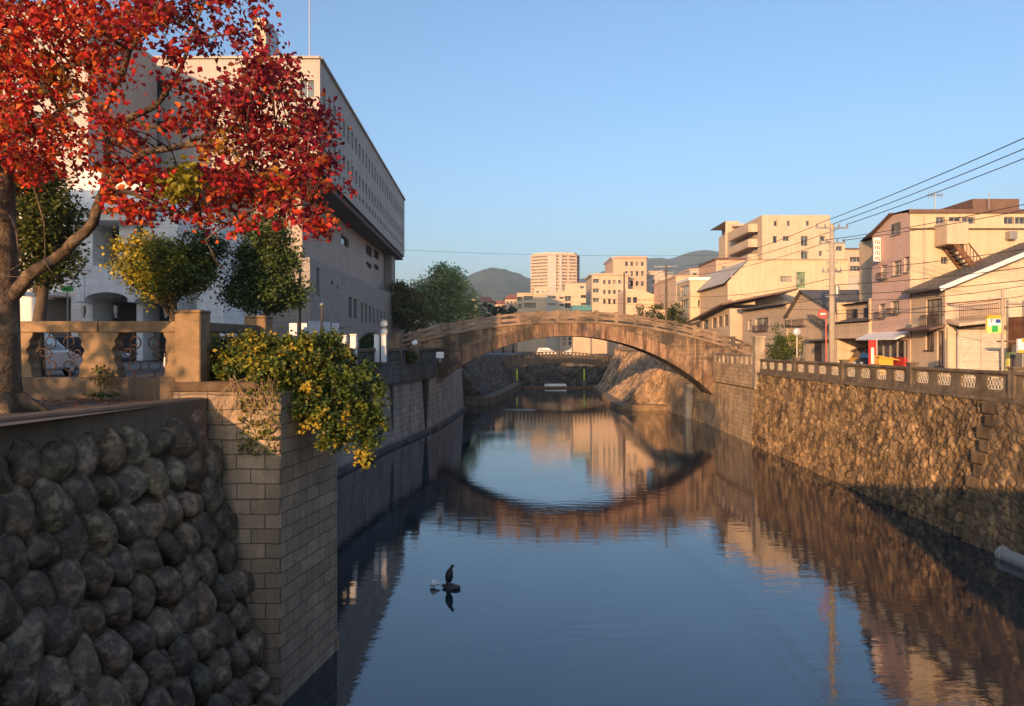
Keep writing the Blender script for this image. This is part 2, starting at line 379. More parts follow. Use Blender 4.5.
def window(parent, p0, p1, h, depth, fm, gm, mull=1, label=None, sill=False, rail=False):
    p0, p1 = Vector((p0[0], p0[1], 0)), Vector((p1[0], p1[1], 0)); d = (p1-p0).normalized(); n = Vector((d.y, -d.x, 0))
    a, b, c, e = h[:4]; t = min(.06, (b-a)*.06)
    pt = lambda u, z, dd: p0+d*u-n*dd+Vector((0, 0, z))
    mb = MB(); hw = depth*.35
    def ob(u0, u1, z0, z1, d0, d1): mb.obox(pt((u0+u1)/2, (z0+z1)/2, (d0+d1)/2), d*(u1-u0)/2, n*(d1-d0)/2, Vector((0, 0, (z1-z0)/2)))
    ob(a, a+t, c, e, depth-hw, depth); ob(b-t, b, c, e, depth-hw, depth); ob(a+t, b-t, c, c+t, depth-hw, depth); ob(a+t, b-t, e-t, e, depth-hw, depth)
    for k in range(mull):
        u = a+(b-a)*(k+1)/(mull+1); ob(u-t/2, u+t/2, c+t, e-t, depth-hw*.8, depth-.005)
    if sill: ob(a-.08, b+.08, c-.07, c-.003, -.09, depth*.5)
    w = mb.build('window', fm, parent)
    m2 = MB(); m2.add([pt(a, c, depth-.01), pt(b, c, depth-.01), pt(b, e, depth-.01), pt(a, e, depth-.01)], [(0, 1, 2, 3)])
    m2.build('pane', gm, w)
    if rail:
        m3 = MB(); zt = c+(e-c)*.42
        m3.bar(pt(a-.15, zt, -.25), pt(b+.15, zt, -.25), .04, .05); m3.bar(pt(a-.15, c, -.25), pt(b+.15, c, -.25), .04, .05)
        k = 0
        while a-.15+k*.18 <= b+.15:
            m3.bar(pt(a-.15+k*.18, c, -.25), pt(a-.15+k*.18, zt, -.25), .025, .025); k += 1
        for u in (a-.15, b+.15):
            m3.bar(pt(u, zt, 0), pt(u, zt, -.25), .03, .03); m3.bar(pt(u, c, 0), pt(u, c, -.25), .03, .03)
        m3.build('window_rail', M['dframe'], w)
    return w
def px2u(p0, p1, px):
    k = (px-CX)/F; dx, dy = p1[0]-p0[0], p1[1]-p0[1]
    t = (k*p0[1]-p0[0])/(dx-k*dy); L = math.hypot(dx, dy)
    return t*L, p0[1]+t*dy
def wpx(p0, p1, lst):
    out = []
    for w in lst:
        ua, ya = px2u(p0, p1, w[0]); ub, yb = px2u(p0, p1, w[1]); ym = (ya+yb)/2
        if ua > ub: ua, ub = ub, ua
        out.append((ua, ub, FZ(w[3], ym), FZ(w[2], ym))+tuple(w[4:]))
    return out
def building(name, label, foot, z0, z1, wm, wins, cat='building', fm=None, gm=None, depth=.18, coping=.35, over=.12, group=None, cmat=None, sill=False, top=True, railidx=()):
    cx = sum(p[0] for p in foot)/len(foot); cy = sum(p[1] for p in foot)/len(foot)
    t = thing(name, (cx, cy, z0), label, cat, group)
    mb = MB(); n = len(foot); allw = []
    for i in range(n):
        p0, p1 = foot[i], foot[(i+1) % n]
        hs = facade(mb, p0, p1, z0, z1, wins.get(i, []), depth)
        for j, h in enumerate(hs): allw.append((p0, p1, h))
    mb.add([(p[0], p[1], z1-.002) for p in foot], [tuple(range(n))])
    w = mb.build('wall', wm, t)
    for p0, p1, h in allw[:95]:
        wd = h[1]-h[0]; mu = h[4] if len(h) > 4 else (1 if wd > 1.1 else 0)
        window(t, p0, p1, h, depth, fm or M['frame'], (gm or M['glass']) if (random.random() < .7) else M['glass_l'], mu, sill=sill and wd > .7, rail=(len(h) > 5 and h[5]))
    if top:
        m2 = MB()
        for i in range(n):
            p0, p1 = Vector((*foot[i], 0)), Vector((*foot[(i+1) % n], 0)); d = (p1-p0).normalized(); nn = Vector((d.y, -d.x, 0))
            m2.bar(p0-d*(-.2)+nn*(over-.17)+Vector((0, 0, z1+coping/2)), p1-d*.2+nn*(over-.17)+Vector((0, 0, z1+coping/2)), .34, coping)
        rf = m2.build('roof', cmat or wm, t)
    return t
def rect(x0, x1, y0, y1): return [(x0, y0), (x1, y0), (x1, y1), (x0, y1)]   # edges: 0 front, 1 right, 2 back, 3 left

def rubble(name, fn, nu, nv, sz, amp, m, parent=None, origin=None, tint=.35, warp=.35, seed=0, smooth=False, asp=1.5):
    # a dry stone wall: fn(u, v) -> (point, normal, (s, t) metres); every voronoi cell is one stone
    mb = MB(); vs = []; cell = []
    for j in range(nv+1):
        for i in range(nu+1):
            p, n, (s, t) = fn(i/nu, j/nv)
            q = Vector((s/sz, t/(sz*asp), seed*11.3)); q += Vector((noise.noise(q*1.3), noise.noise(q*1.3+Vector((9, 2, 4))), 0))*warp
            dd, pp = noise.voronoi(q)
            e = dd[1]-dd[0]; h = min(1, e*3.2)
            r = noise.cell(pp[0]*17.3+Vector((.5, .5, .5))); r = abs(r)
            h = h*(.55+.6*r)+.22*noise.noise(q*4)
            vs.append(Vector(p)+Vector(n)*(amp*(h-.5))); cell.append((r, abs(noise.cell(pp[0]*5.1+Vector((3.3, 1.2, .7))))))
    W1 = nu+1
    mb.v = [tuple(v) for v in vs]
    for j in range(nv):
        for i in range(nu):
            a = j*W1+i; mb.f.append((a, a+1, a+W1+1, a+W1)); r, g = cell[a]
            k = 1+tint*(r-.5)*2; mb.c.append((k*(1+.08*(g-.5)), k, k*(1-.16*(g-.5))))
    return mb.build(name, m, parent, origin, smooth=smooth)

# ================================================================== SETTING
mb = MB(); mb.add([(-14, -12, 0), (24, -12, 0), (24, 135, 0), (-14, 135, 0)], [(0, 1, 2, 3)])
o = mb.build('river_water', M['water']); tag(o, kind='structure')
mb = MB(); mb.add([(-60, -20, -1.2), (60, -20, -1.2), (60, 140, -1.2), (-60, 140, -1.2)], [(0, 1, 2, 3)])
tag(mb.build('river_bed', M['soil']), kind='structure')
GL, GR = 6.0, 5.2
quay = [(-10.6, 22), (-10.4, 30), (-10.0, 38), (-9.4, 44), (-8.6, 50), (-7.6, 56), (-6.8, 61), (-6.1, 70), (-5.6, 80)]
# ground: one mesh, left bank, right bank and the plain to the horizon
mb = MB()
Lp = [(-9, -14), (-7.3, 6), (-6.1, 13.6), (-6.1, 16.4), (-10.6, 16.4)]+quay+[(-5.6, 80), (-5.6, 124)]
L2 = [(-4000, p[1]) for p in Lp]
for i in range(len(Lp)-1):
    mb.add([(*Lp[i], GL-.06), (*Lp[i+1], GL-.06), (*L2[i+1], GL-.06), (*L2[i], GL-.06)], [(0, 1, 2, 3)])
mb.add([(17.9, -14, GR), (4000, -14, GR), (4000, 124, GR), (17.9, 124, GR)], [(0, 1, 2, 3)])
mb.add([(-4000, 150, GR), (4000, 150, GR), (9000, 9000, GR), (-9000, 9000, GR)], [(0, 1, 2, 3)])
mb.add([(-4000, 124, GR), (-5.6, 124, GR), (-5.6, 150, GR), (-4000, 150, GR)], [(0, 1, 2, 3)])
mb.add([(17.9, 124, GR), (4000, 124, GR), (4000, 150, GR), (17.9, 150, GR)], [(0, 1, 2, 3)])
mb.add([(-6000, -3000, GR-.4), (6000, -3000, GR-.4), (6000, -14, GR-.4), (-6000, -14, GR-.4)], [(0, 1, 2, 3)])
tag(mb.build('ground', M['ground']), kind='structure')
mb = MB(); mb.box(18.9, 23.2, -10, 122, GR, GR+.004)
tag(mb.build('road', M['asphalt']), kind='structure')
mb = MB(); mb.box(19.2, 19.32, -10, 122, GR+.004, GR+.008)
tag(mb.build('road_marking', M['paint']), kind='structure')
mb = MB(); mb.box(18.0, 18.9, -10, 51, GR, GR+.12); mb.box(23.2, 23.5, -10, 122, GR, GR+.12)
tag(mb.build('pavement', M['kerb']), kind='structure')
mb = MB(); mb.box(-17, -12.5, 18, 120, GL-.05, GL-.046)
tag(mb.build('road', M['asphalt']), kind='structure')

# hills
def hill(name, ridge, Y, depth, seed):
    mb = MB(); nx, ny = 130, 26
    xs = np.linspace(FX(ridge[0][0], Y), FX(ridge[-1][0], Y), nx)
    rx = [FX(r[0], Y) for r in ridge]; rz = [FZ(r[1], Y) for r in ridge]
    vs = []
    for j in range(ny):
        t = j/(ny-1)
        for i, x in enumerate(xs):
            z = np.interp(x, rx, rz)
            prof = math.sin(math.pi*min(1, t*.5/.55*1.1))if t < .5 else math.cos((t-.5)*math.pi)
            prof = max(0, math.sin(t*math.pi))**1.1
            y = Y+depth*(t-.5)
            nz = noise.fractal(Vector((x*.004+seed, y*.004, 0)), 1, 2, 6)
            fn = noise.fractal(Vector((x*.03+seed, y*.03, 0)), 1, 2, 4)
            vs.append((x, y, GR-3+(z-GR)*prof*(1+.0*nz)+nz*34*prof*(1-prof)*2+fn*4.0*prof))
    fs = [(j*nx+i, j*nx+i+1, (j+1)*nx+i+1, (j+1)*nx+i) for j in range(ny-1) for i in range(nx-1)]
    mb.add(vs, fs); o = mb.build(name, M['forest'], smooth=True); tag(o, kind='structure')
hill('hills', [(330, 320), (380, 308), (440, 296), (462, 281), (478, 272), (492, 268), (505, 269), (520, 275), (535, 281), (560, 284), (590, 292), (640, 310)], 2300, 1300, 3)
hill('hills', [(500, 310), (545, 293), (575, 281), (598, 273), (615, 266), (640, 259), (655, 258), (668, 259), (684, 253), (698, 250), (712, 251), (722, 255), (745, 264), (790, 262), (835, 256), (870, 250), (940, 252), (1040, 262), (1150, 290), (1250, 320)], 2700, 1500, 8)

# the haze of the valley air
mb = MB(); mb.box(-4500, 4500, -3500, 6500, -4, 420)
hz = bpy.data.materials.new('valley haze'); hz.use_nodes = True
for n in list(hz.node_tree.nodes):
    if n.type == 'BSDF_PRINCIPLED': hz.node_tree.nodes.remove(n)
pv = hz.node_tree.nodes.new('ShaderNodeVolumePrincipled'); pv.inputs['Color'].default_value = (.55, .78, 1, 1)
pv.inputs['Density'].default_value = .0002; pv.inputs['Anisotropy'].default_value = 0.0
hz.node_tree.links.new(pv.outputs[0], [n for n in hz.node_tree.nodes if n.type == 'OUTPUT_MATERIAL'][0].inputs['Volume'])
HAZE = mb.build('haze', hz); tag(HAZE, kind='stuff')

# ================================================================== RIGHT RIVER WALL
def wx(y): return 15.6+.03*y
t = thing('river_wall', (17.3, 38, 0), 'long sunlit rubble stone embankment wall along the right bank of the river', 'wall')
def fn(u, v):
    y = 25.6+u*(51.6-25.6); z = -.6+v*5.6; k = max(0, z)/5
    x = wx(y)+(17.5-wx(y))*(k**1.15); return (x, y, z), (-.95, 0, .3), (y, z)
rubble('stone_face', fn, 470, 96, .21, .17, M['rubble'], t, seed=1, tint=.5, asp=1.9)
mb = MB(); mb.prism([(wx(25)+1.0, -.6), (17.85, -.6), (17.85, 4.98), (17.62, 4.98)], 'y', 25.6, 51.5); mb.build('core', M['darkstone'], t)
mb = MB()     # coursed quoins and the near end of the wall
def fn(u, v):
    y = 12+u*(25.6-12); z = -.6+v*5.6; k = max(0, z)/5
    x = wx(y)-.12+(17.4-wx(y))*(k**1.15); return (x, y, z), (-.95, 0, .3), (y, z)
rubble('stone_face', fn, 190, 70, .42, .10, M['rubble'], t, seed=5, tint=.3, warp=.1, asp=.75)
mb = MB(); z = -.4; k = 0
while z < 4.8:
    w = .85 if k % 2 else .55; kk = max(0, z+.2)/5; x = wx(25.7)+(17.4-wx(25.7))*kk**1.15
    mb.box(x-.16, x+.4, 25.5, 25.5+w, z, z+.43, (1+random.uniform(-.2, .2),)*3); z += .45; k += 1
mb.build('quoin', M['rubble'], t, bevel=.03)
mb = MB(); mb.box(17.40, 18.0, 12, 51.6, 4.98, 5.14); mb.build('coping', M['darkstone'], t, bevel=.02)

# right parapet with flower lattices
t = thing('stone_parapet', (17.6, 38, 5.14), 'brown stone parapet with pale flower lattice panels on top of the right river wall', 'parapet')
Yp = [12.2, 18.7, 25.2, 31.7, 38.2, 44.7, 51.0]
XP = 17.62
for y in Yp[1:-1]:
    mb = MB(); mb.box(XP-.17, XP+.17, y-.17, y+.17, 5.14, 6.2); mb.box(XP-.21, XP+.21, y-.21, y+.21, 6.2, 6.28); mb.build('pillar', M['darkstone'], t, bevel=.02)
base = MB(); top = MB()
for a, b in zip(Yp[:-1], Yp[1:]):
    a2, b2 = a+.17, b-.17
    base.box(XP-.14, XP+.14, a2, b2, 5.14, 5.34); top.box(XP-.16, XP+.16, a2, b2, 5.98, 6.1)
    n = 4; L = (b2-a2)/n
    pm = MB()
    for i in range(n):
        c = a2+L*(i+.5); hw = .46; hb = .23
        # solid slab with a rounded opening: left and right shoulders plus top and bottom strips
        ol = lambda s: [(c+s*L/2, 5.34), (c+s*hw*.8, 5.34+.07), (c+s*hw, 5.34+.2), (c+s*hw, 5.34+.44), (c+s*hw*.8, 5.34+.57), (c+s*L/2, 5.98)]
        pm.prism(ol(-1), 'x', XP-.08, XP+.08); pm.prism(ol(1), 'x', XP-.08, XP+.08)
        pm.prism([(c-hw*.8, 5.41), (c-L/2, 5.34), (c+L/2, 5.34), (c+hw*.8, 5.41)], 'x', XP-.079, XP+.079)
        pm.prism([(c-hw*.8, 5.91), (c+hw*.8, 5.91), (c+L/2, 5.98), (c-L/2, 5.98)], 'x', XP-.079, XP+.079)
        if b > 20:
            lm = MB(); r = .085
            for ri, zz in enumerate((5.5, 5.66, 5.82)):
                cols = 5 if ri % 2 == 0 else 4
                for q in range(cols):
                    yc = c+(q-(cols-1)/2)*.178
                    pts = [(XP-.03, yc+r*math.cos(w), zz+r*math.sin(w)) for w in [2*math.pi*s/10 for s in range(11)]]
                    lm.tube(pts, .021, 5)
            lm.build('lattice', M['lattice'], t)
    pm.build('panel', M['darkstone'], t)
base.build('plinth', M['darkstone'], t, bevel=.01); top.build('rail', M['darkstone'], t, bevel=.015)

# pipe, slot and drain at the foot of the wall
t = thing('drain_pipe', (16.3, 22, .25), 'fat grey concrete pipe lying in the water at the foot of the right wall', 'pipe')
mb = MB(); mb.lathe((16.22, 20.6, .12), [(.17, 0), (.25, 0), (.25, 3.0), (.28, 3.02), (.28, 3.2), (.2, 3.22), (.17, 3.1)], 24, axis='y'); mb.build('barrel', M['pipe'], t, smooth=False)
mb = MB(); mb.bar((16.25, 24.3, -.4), (16.6, 24.3, 1.5), .12, .2)
o = mb.build('gauge_board', M['black'], None, (16.5, 24.2, 0)); tag(o, 'black upright board fixed to the foot of the right wall by the pipe', 'board')

# ================================================================== ARCH BRIDGE
BX, BR, BC = 5.0, 18.2, 7.88; BZ = BC-BR; Y0, Y1 = 63.4, 67.2; TH = 1.12
def deck(x): return 9.12-(.0112 if x > BX else .0098)*(x-BX)**2
B = thing('arch_bridge', (5, 65, 0), 'weathered single arch stone footbridge spanning the river, stained brown and black', 'bridge')
a0 = math.asin((-9-BX)/BR); a1 = math.asin((18.6-BX)/BR)
nv = 62; mbf = MB(); mbk = MB(); so_ = MB()
for i in range(nv):
    p, q = a0+(a1-a0)*i/nv, a0+(a1-a0)*(i+1)/nv; g = .0005
    th = TH+random.uniform(-.04, .05); yo = random.uniform(-.012, .012)
    c = random.uniform(.82, 1.14); col = (c, c*random.uniform(.94, 1.02), c*random.uniform(.9, 1.02))
    for (mb, ya, yb) in ((mbf, Y0-.06+yo, Y0+.5), (mbk, Y1-.5, Y1+.06-yo)):
        r0, r1 = BR, BR+th; vs = []
        for y in (ya, yb):
            for an, r in ((p+g, r0), (q-g, r0), (q-g, r1), (p+g, r1)): vs.append((BX+r*math.sin(an), y, BZ+r*math.cos(an)))
        mb.add(vs, [(0, 1, 2, 3), (7, 6, 5, 4), (0, 4, 5, 1), (1, 5, 6, 2), (2, 6, 7, 3), (3, 7, 4, 0)], col)
    vs = [(BX+(BR+.012)*math.sin(an), y, BZ+(BR+.012)*math.cos(an)) for y in (Y0+.45, Y1-.45) for an in (p, q)]
    so_.add(vs, [(0, 1, 3, 2)], col)
mbf.build('arch_ring', M['ring'], B, bevel=.01); mbk.build('arch_ring', M['ring'], B, bevel=.01); so_.build('soffit', M['ring'], B)
mb = MB(); xs = list(np.linspace(-13.5, 22.5, 109))
for i in range(len(xs)-1):
    xa, xb = xs[i], xs[i+1]
    def lo(x):
        if -9.3 < x < 18.5:
            d = (BR+TH*.7)**2-(x-BX)**2; return BZ+math.sqrt(max(0, d))
        return -.8
    za, zb = lo(xa), lo(xb)
    if lo(xa) < 0 <= lo(xb): za = zb
    if lo(xb) < 0 <= lo(xa): zb = za
    xm = (xa+xb)/2
    if not -9.3 < xm < 18.5: za = zb = -.8
    for y in (Y0, Y1):
        mb.add([(xa, y, za), (xb, y, zb), (xb, y, deck(xb)), (xa, y, deck(xa))], [(0, 1, 2, 3)])
    mb.add([(xa, Y0, deck(xa)-.002), (xb, Y0, deck(xb)-.002), (xb, Y1, deck(xb)-.002), (xa, Y1, deck(xa)-.002)], [(0, 1, 2, 3)])
mb.build('spandrel', M['span'], B)
for y, w in ((Y0-.02, .24), (Y1+.02, .24)):
    mb = MB()
    for i in range(len(xs)-1):
        xa, xb = xs[i], xs[i+1]; mb.bar((xa, y, deck(xa)+.02), (xb+.01, y, deck(xb)+.02), w, .22)
    mb.build('string_course', M['brail'], B)
for y in (Y0+.02, Y1-.02):
    mb = MB()
    for i in range(len(xs)-1):
        xa, xb = xs[i], xs[i+1]
        mb.bar((xa, y, deck(xa)+.86), (xb+.01, y, deck(xb)+.86), .28, .2)
        mb.bar((xa, y, deck(xa)+.42), (xb+.01, y, deck(xb)+.42), .16, .26)
    mb.build('rail', M['brail'], B)
    for x in np.arange(-13.2, 22.4, 1.72):
        mb = MB(); z = deck(x); mb.box(x-.15, x+.15, y-.15, y+.15, z+.1, z+1.0); mb.box(x-.18, x+.18, y-.18, y+.18, z+1.0, z+1.08)
        mb.build('post', M['brail'], B)
# right abutment
t = thing('bridge_abutment', (17.7, 56.5, 0), 'pale cut stone abutment under the right end of the arch bridge', 'abutment')
mb = MB(); mb.add([(wx(51.5), 51.5, -.6), (wx(62.6), 62.6, -.6), (17.6, 62.6, 4.0), (17.55, 51.5, 4.0)], [(0, 3, 2, 1)])
mb.add([(wx(62.6), 62.6, -.6), (20, 62.6, -.6), (20, 62.6, 5), (17.6, 62.6, 4)], [(0, 3, 2, 1)])
mb.build('face', M['ashlar'], t)
mb = MB(); mb.box(17.35, 18.2, 51.9, 62.2, 3.95, 5.65); mb.build('upper_wall', M['ashlar'], t, bevel=.03)
mb = MB(); mb.box(17.3, 17.6, 51.9, 62.2, 6.28, 6.42); mb.build('rail', M['rail'], t, bevel=.02)
for i in range(9):
    y = 52.5+i*1.17; mb = MB(); mb.box(17.36, 17.54, y-.17, y+.17, 5.65, 6.28); mb.build('baluster', M['rail'], t)
mb = MB(); mb.box(17.3, 18.0, 51.2, 51.85, 3.9, 7.55); mb.box(17.24, 18.06, 51.14, 51.91, 7.55, 7.7); mb.build('pillar', M['rail'], t, bevel=.03)

# far right wall under and beyond the bridge
t = thing('river_wall', (17.3, 73, 0), 'cut stone wall with buttress under the right side of the arch, half in shade', 'wall')
mb = MB(); mb.add([(17.3, 67.2, -.6), (16.7, 79, -.6), (17.0, 79, 3.9), (17.9, 67.2, 4.6)], [(0, 3, 2, 1)])
mb.add([(17.5, 62.6, -.6), (17.3, 67.2, -.6), (17.9, 67.2, 4.6), (17.9, 62.6, 4.6)], [(0, 3, 2, 1)])
mb.add([(16.7, 79, -.6), (17.0, 79, 3.9), (23, 79, 3.9), (23, 79, -.6)], [(0, 1, 2, 3)])
mb.add([(17.0, 79, 3.9), (17.9, 62.6, 4.6), (23, 62.6, 5.2), (23, 79, 5.2)], [(0, 1, 2, 3)])
mb.build('face', M['ashlar'], t)
mb = MB(); mb.box(16.8, 17.5, 69.5, 70.3, -.4, 3.3); mb.build('buttress', M['kerb'], t, bevel=.03)
t = thing('embankment', (15, 98, 0), 'battered rubble embankment beyond the arch on the right bank with a stone ledge', 'embankment')
def fn(u, v):
    y = 79.5+u*(119-79.5); bx = np.interp(y, [79, 84, 99, 119], [12.4, 12.7, 13.2, 14.2]); tx = np.interp(y, [79, 84, 119], [17.6, 17.6, 17.2]); k = v**.9
    return (bx+(tx-bx)*k, y, .55+v*5.9), (-.8, 0, .6), (y, v*7)
rubble('stone_face', fn, 150, 40, .55, .3, M['rubble_far'], t, seed=3)
def fn(u, v):
    x = 12.3+u*5.3; zt = 5.9*max(0, (x-12.3)/5.3)**1.1; return (x, 79.5+v*.1, .3+v*(.25+zt)), (0, -.95, .2), (x, v*(.25+zt))
rubble('stone_face', fn, 24, 20, .5, .2, M['rubble_far'], t, seed=4)
mb = MB(); mb.prism([(16.8, 78.2), (16.8, 79.6), (13, 84), (13.4, 99), (14.4, 119), (13.4, 119), (12.2, 98), (11.4, 84), (11.8, 79.2), (12.6, 78.2)], 'z', -.5, .58); mb.build('ledge', M['oldconc'], t, bevel=.05)
mb = MB(); mb.box(17.1, 17.5, 82, 119, 6.35, 6.95); mb.build('rail', M['rail'], t, bevel=.05)
mb = MB(); mb.box(16.9, 24, 79.05, 79.7, -.5, 5.0); mb.build('corner_pier', M['ashlar'], t); mb = MB(); mb.box(17.2, 24, 79.2, 119, 3.8, 6.36); mb.build('core', M['ground'], t)

# left bank beyond the bridge
t = thing('embankment', (-3, 98, 0), 'dark sloping stone embankment beyond the arch on the left bank', 'embankment')
def fn(u, v):
    y = 86+u*34; bx = np.interp(y, [86, 98, 120], [-3.4, -1.8, .4]); tx = np.interp(y, [86, 120], [-7, -1.8])
    return (bx+(tx-bx)*v, y, .9+v*4.4), (.8, 0, .6), (y, v*6)
rubble('stone_face', fn, 90, 26, .5, .25, M['rubble_gray'], t, seed=9)
mb = MB(); mb.add([(-3.4, 86, .9), (-7.2, 86, 5.3), (-9, 86, 5.3), (-9, 86, -.5), (-5.6, 86, -.5)], [(0, 1, 2, 3, 4)])
mb.add([(-7, 86, 5.3), (-1.8, 120, 5.3), (-12, 120, 5.3), (-12, 86, 5.3)], [(0, 1, 2, 3)])
mb.build('end_wall', M['rubble_gray'], t)
mb = MB(); mb.prism([(-5.6, 85), (-2.4, 85.4), (-.6, 97), (1.6, 119), (.2, 119), (-2.2, 97.5), (-3.8, 86.4), (-5.6, 86)], 'z', -.5, .95); mb.build('ledge', M['darkstone'], t, bevel=.05)

# second bridge, the weir and the wall behind
t = thing('low_bridge', (7, 124, 0), 'low flat stone bridge with a railing further up the river, seen through the arch', 'bridge')
def d2(x): return 4.35-.011*(x-7.5)**2
xs2 = np.linspace(-5, 18.5, 25)
mb = MB(); ml = MB(); mt = MB()
for xa, xb in zip(xs2[:-1], xs2[1:]):
    mb.add([(xa, 121, d2(xa)-.15), (xb, 121, d2(xb)-.15), (xb, 121, d2(xb)+.75), (xa, 121, d2(xa)+.75),
            (xa, 126, d2(xa)-.15), (xb, 126, d2(xb)-.15), (xb, 126, d2(xb)+.75), (xa, 126, d2(xa)+.75)],
           [(0, 1, 2, 3), (7, 6, 5, 4), (0, 4, 5, 1), (3, 2, 6, 7)])
    mt.bar((xa, 121, d2(xa)+1.65), (xb+.02, 121, d2(xb)+1.65), .2, .16); mt.bar((xa, 126, d2(xa)+1.65), (xb+.02, 126, d2(xb)+1.65), .2, .16)
mb.build('deck', M['cap'], t); mt.build('rail', M['cap'], t)
mb = MB()
for x in np.arange(-4.8, 18.4, .62):
    mb.box(x-.16, x+.16, 120.95, 121.15, d2(x)+.75, d2(x)+1.6)
mb.build('balustrade', M['cap'], t)
mb = MB(); mb.prism([(-6, -.5), (1.0, -.5), (-2.2, d2(-2)-.1), (-6, d2(-4))], 'y', 121.2, 126); mb.build('abutment', M['mortar'], t)
mb = MB(); mb.prism([(14.2, -.5), (20, -.5), (20, d2(17)), (16.4, d2(16)-.1)], 'y', 121.2, 126); mb.build('abutment', M['mortar'], t)
for px in (517, 584):
    x = FX(px, 121); mb = MB(); mb.box(x-.13, x+.13, 120.6, 120.75, 1.3, 3.1)
    tag(mb.build('marker_board', M['lime'], None, (x, 120.7, 1.3)), 'yellow green upright marker board under the %s of the low bridge' % ('left side' if px < 550 else 'right side'), 'marker board', 'marker boards under the low bridge')
    mb = MB(); mb.tube([(x, 120.85, -.5), (x, 120.85, 3.2)], .06, 6); tag(mb.build('marker_post', M['metal'], None, (x, 120.85, 0)), 'thin post holding the %s marker board' % ('left' if px < 550 else 'right'), 'post', 'posts of the marker boards')
t = thing('stone_wall', (7, 136, 0), 'dark stone wall with greenery closing the river behind the low bridge', 'wall')
def fn(u, v):
    x = -6+u*26; return (x, 136-v*.0+v*3, -.4+v*5.4), (0, -.9, .3), (x, v*6)
rubble('stone_face', fn, 70, 22, .8, .4, M['rubble_gray'], t, seed=12)
mb = MB(); mb.box(-6, 20, 139, 151, 4.7, 5.16); mb.build('top', M['asphalt'], t)
t = thing('weir', (7, 119, 0), 'low weir with a rust orange edge and a strip of white water', 'weir')
mb = MB(); mb.box(.8, 13.4, 118.5, 121, -.6, .22); mb.build('sill', M['rust'], t, bevel=.05)
mb = MB(); mb.box(5.5, 9.2, 121.2, 122.4, .1, .6); mb.build('cascade', M['foam'], t, bevel=.1)
mb = MB(); mb.blob((3.2, 79, .0), (1.9, .5, .10), .2, nu=20); tag(mb.build('sandbar', M['kerb'], None, (-2.5, 79, 0), smooth=True), kind='structure')
bpy.data.objects['sandbar'].location = (-6.9+2.3, 79, 0)

# ================================================================== LEFT QUAY
t = thing('quay_wall', (-9, 45, 0), 'curving pale masonry quay wall with a dark stained upper band on the left bank', 'wall')
face = MB(); band = MB(); led = MB(); cap = MB()
Q = []
for i in range(len(quay)-1):
    for k in range(4):
        s = k/4; Q.append((quay[i][0]*(1-s)+quay[i+1][0]*s, quay[i][1]*(1-s)+quay[i+1][1]*s))
Q.append(quay[-1])
Qn = []
for i in range(len(Q)):
    a, b = Q[max(0, i-1)], Q[min(len(Q)-1, i+1)]; d = Vector((b[0]-a[0], b[1]-a[1])).normalized(); Qn.append((d.y, -d.x))
def qoff(i, o): return (Q[i][0]+Qn[i][0]*o, Q[i][1]+Qn[i][1]*o)
def strip(mbx, prof, i0, i1):
    for i in range(i0, i1):
        for (o0, z0), (o1, z1) in zip(prof[:-1], prof[1:]):
            a, b = qoff(i, o0), qoff(i+1, o0); c, d = qoff(i+1, o1), qoff(i, o1)
            mbx.add([(*a, z0), (*b, z0), (*c, z1), (*d, z1)], [(0, 1, 2, 3)])
nQ = len(Q)-1
strip(face, [(.25, .25), (0, 4.3)], 0, nQ)
strip(led, [(.55, -.5), (.55, .25), (.25, .27)], 0, nQ)
mid = [i for i in range(nQ) if Q[i][1] < 62.5][-1]
strip(band, [(0, 4.3), (.38, 4.38), (.42, 5.65), (.0, 5.7)], 0, mid)
strip(face, [(0, 4.3), (-.1, 5.8)], mid, nQ)
face.build('face', M['quay'], t); led.build('footing', M['quaydark'], t); band.build('upper_band', M['quaydark'], t)
for (y, w) in ((50.5, .5), (59, 1.9)):
    i = min(range(nQ), key=lambda k: abs(Q[k][1]-y)); a = qoff(i, .1)
    mb = MB(); mb.box(a[0]-.2, a[0]+.17, y-w/2, y+w/2, .2, 4.25); mb.build('recess', M['mortar'] if w > 1 else M['quaydark'], t)
mb = MB()   # wall closing the bank between the pier and the quay
mb.add([(-11, 16.5, -.5), (-4.2, 16.5, -.5), (-4.2, 16.5, 5.9), (-11, 16.5, 5.9)], [(3, 2, 1, 0)])
mb.add([(-10.6, 16.5, -.5), (-10.6, 22, -.5), (-10.6, 22, 5.9), (-10.6, 16.5, 5.9)], [(0, 1, 2, 3)]); mb.build('return_wall', M['quay'], t)
t = thing('quay_railing', (-9, 45, 5.7), 'dark concrete balustrade along the top of the left quay wall', 'railing')
strip(cap, [(.12, 6.66), (.42, 6.66), (.42, 6.86), (.12, 6.86), (.12, 6.66)], 0, nQ-6); cap.build('rail', M['cap'], t)
bal = MB()
for i in range(0, nQ-6):
    for k in range(5):
        s = k/5; a, b = qoff(i, .27), qoff(i+1, .27); x, y = a[0]*(1-s)+b[0]*s, a[1]*(1-s)+b[1]*s
        bal.obox((x, y, 6.18), (.05, 0, 0), (0, .13, 0), (0, 0, .49))
bal.build('balusters', M['quaydark'], t); bal = None
strip(x_ := MB(), [(.2, 5.7), (.34, 5.7), (.34, 5.95), (.2, 5.95)], 0, nQ-6); x_.build('plinth', M['quaydark'], t)
for px, Y in ((398, 51.5), (384, 47.5), (365, 43)):
    i = min(range(nQ), key=lambda k: abs(Q[k][1]-Y)); a = qoff(i, .2)
    mb = MB(); mb.box(a[0]-.25, a[0]+.25, a[1]-.25, a[1]+.25, 5.7, 7.0 if px != 398 else 7.9); mb.build('pillar', M['cap'], t, bevel=.03)

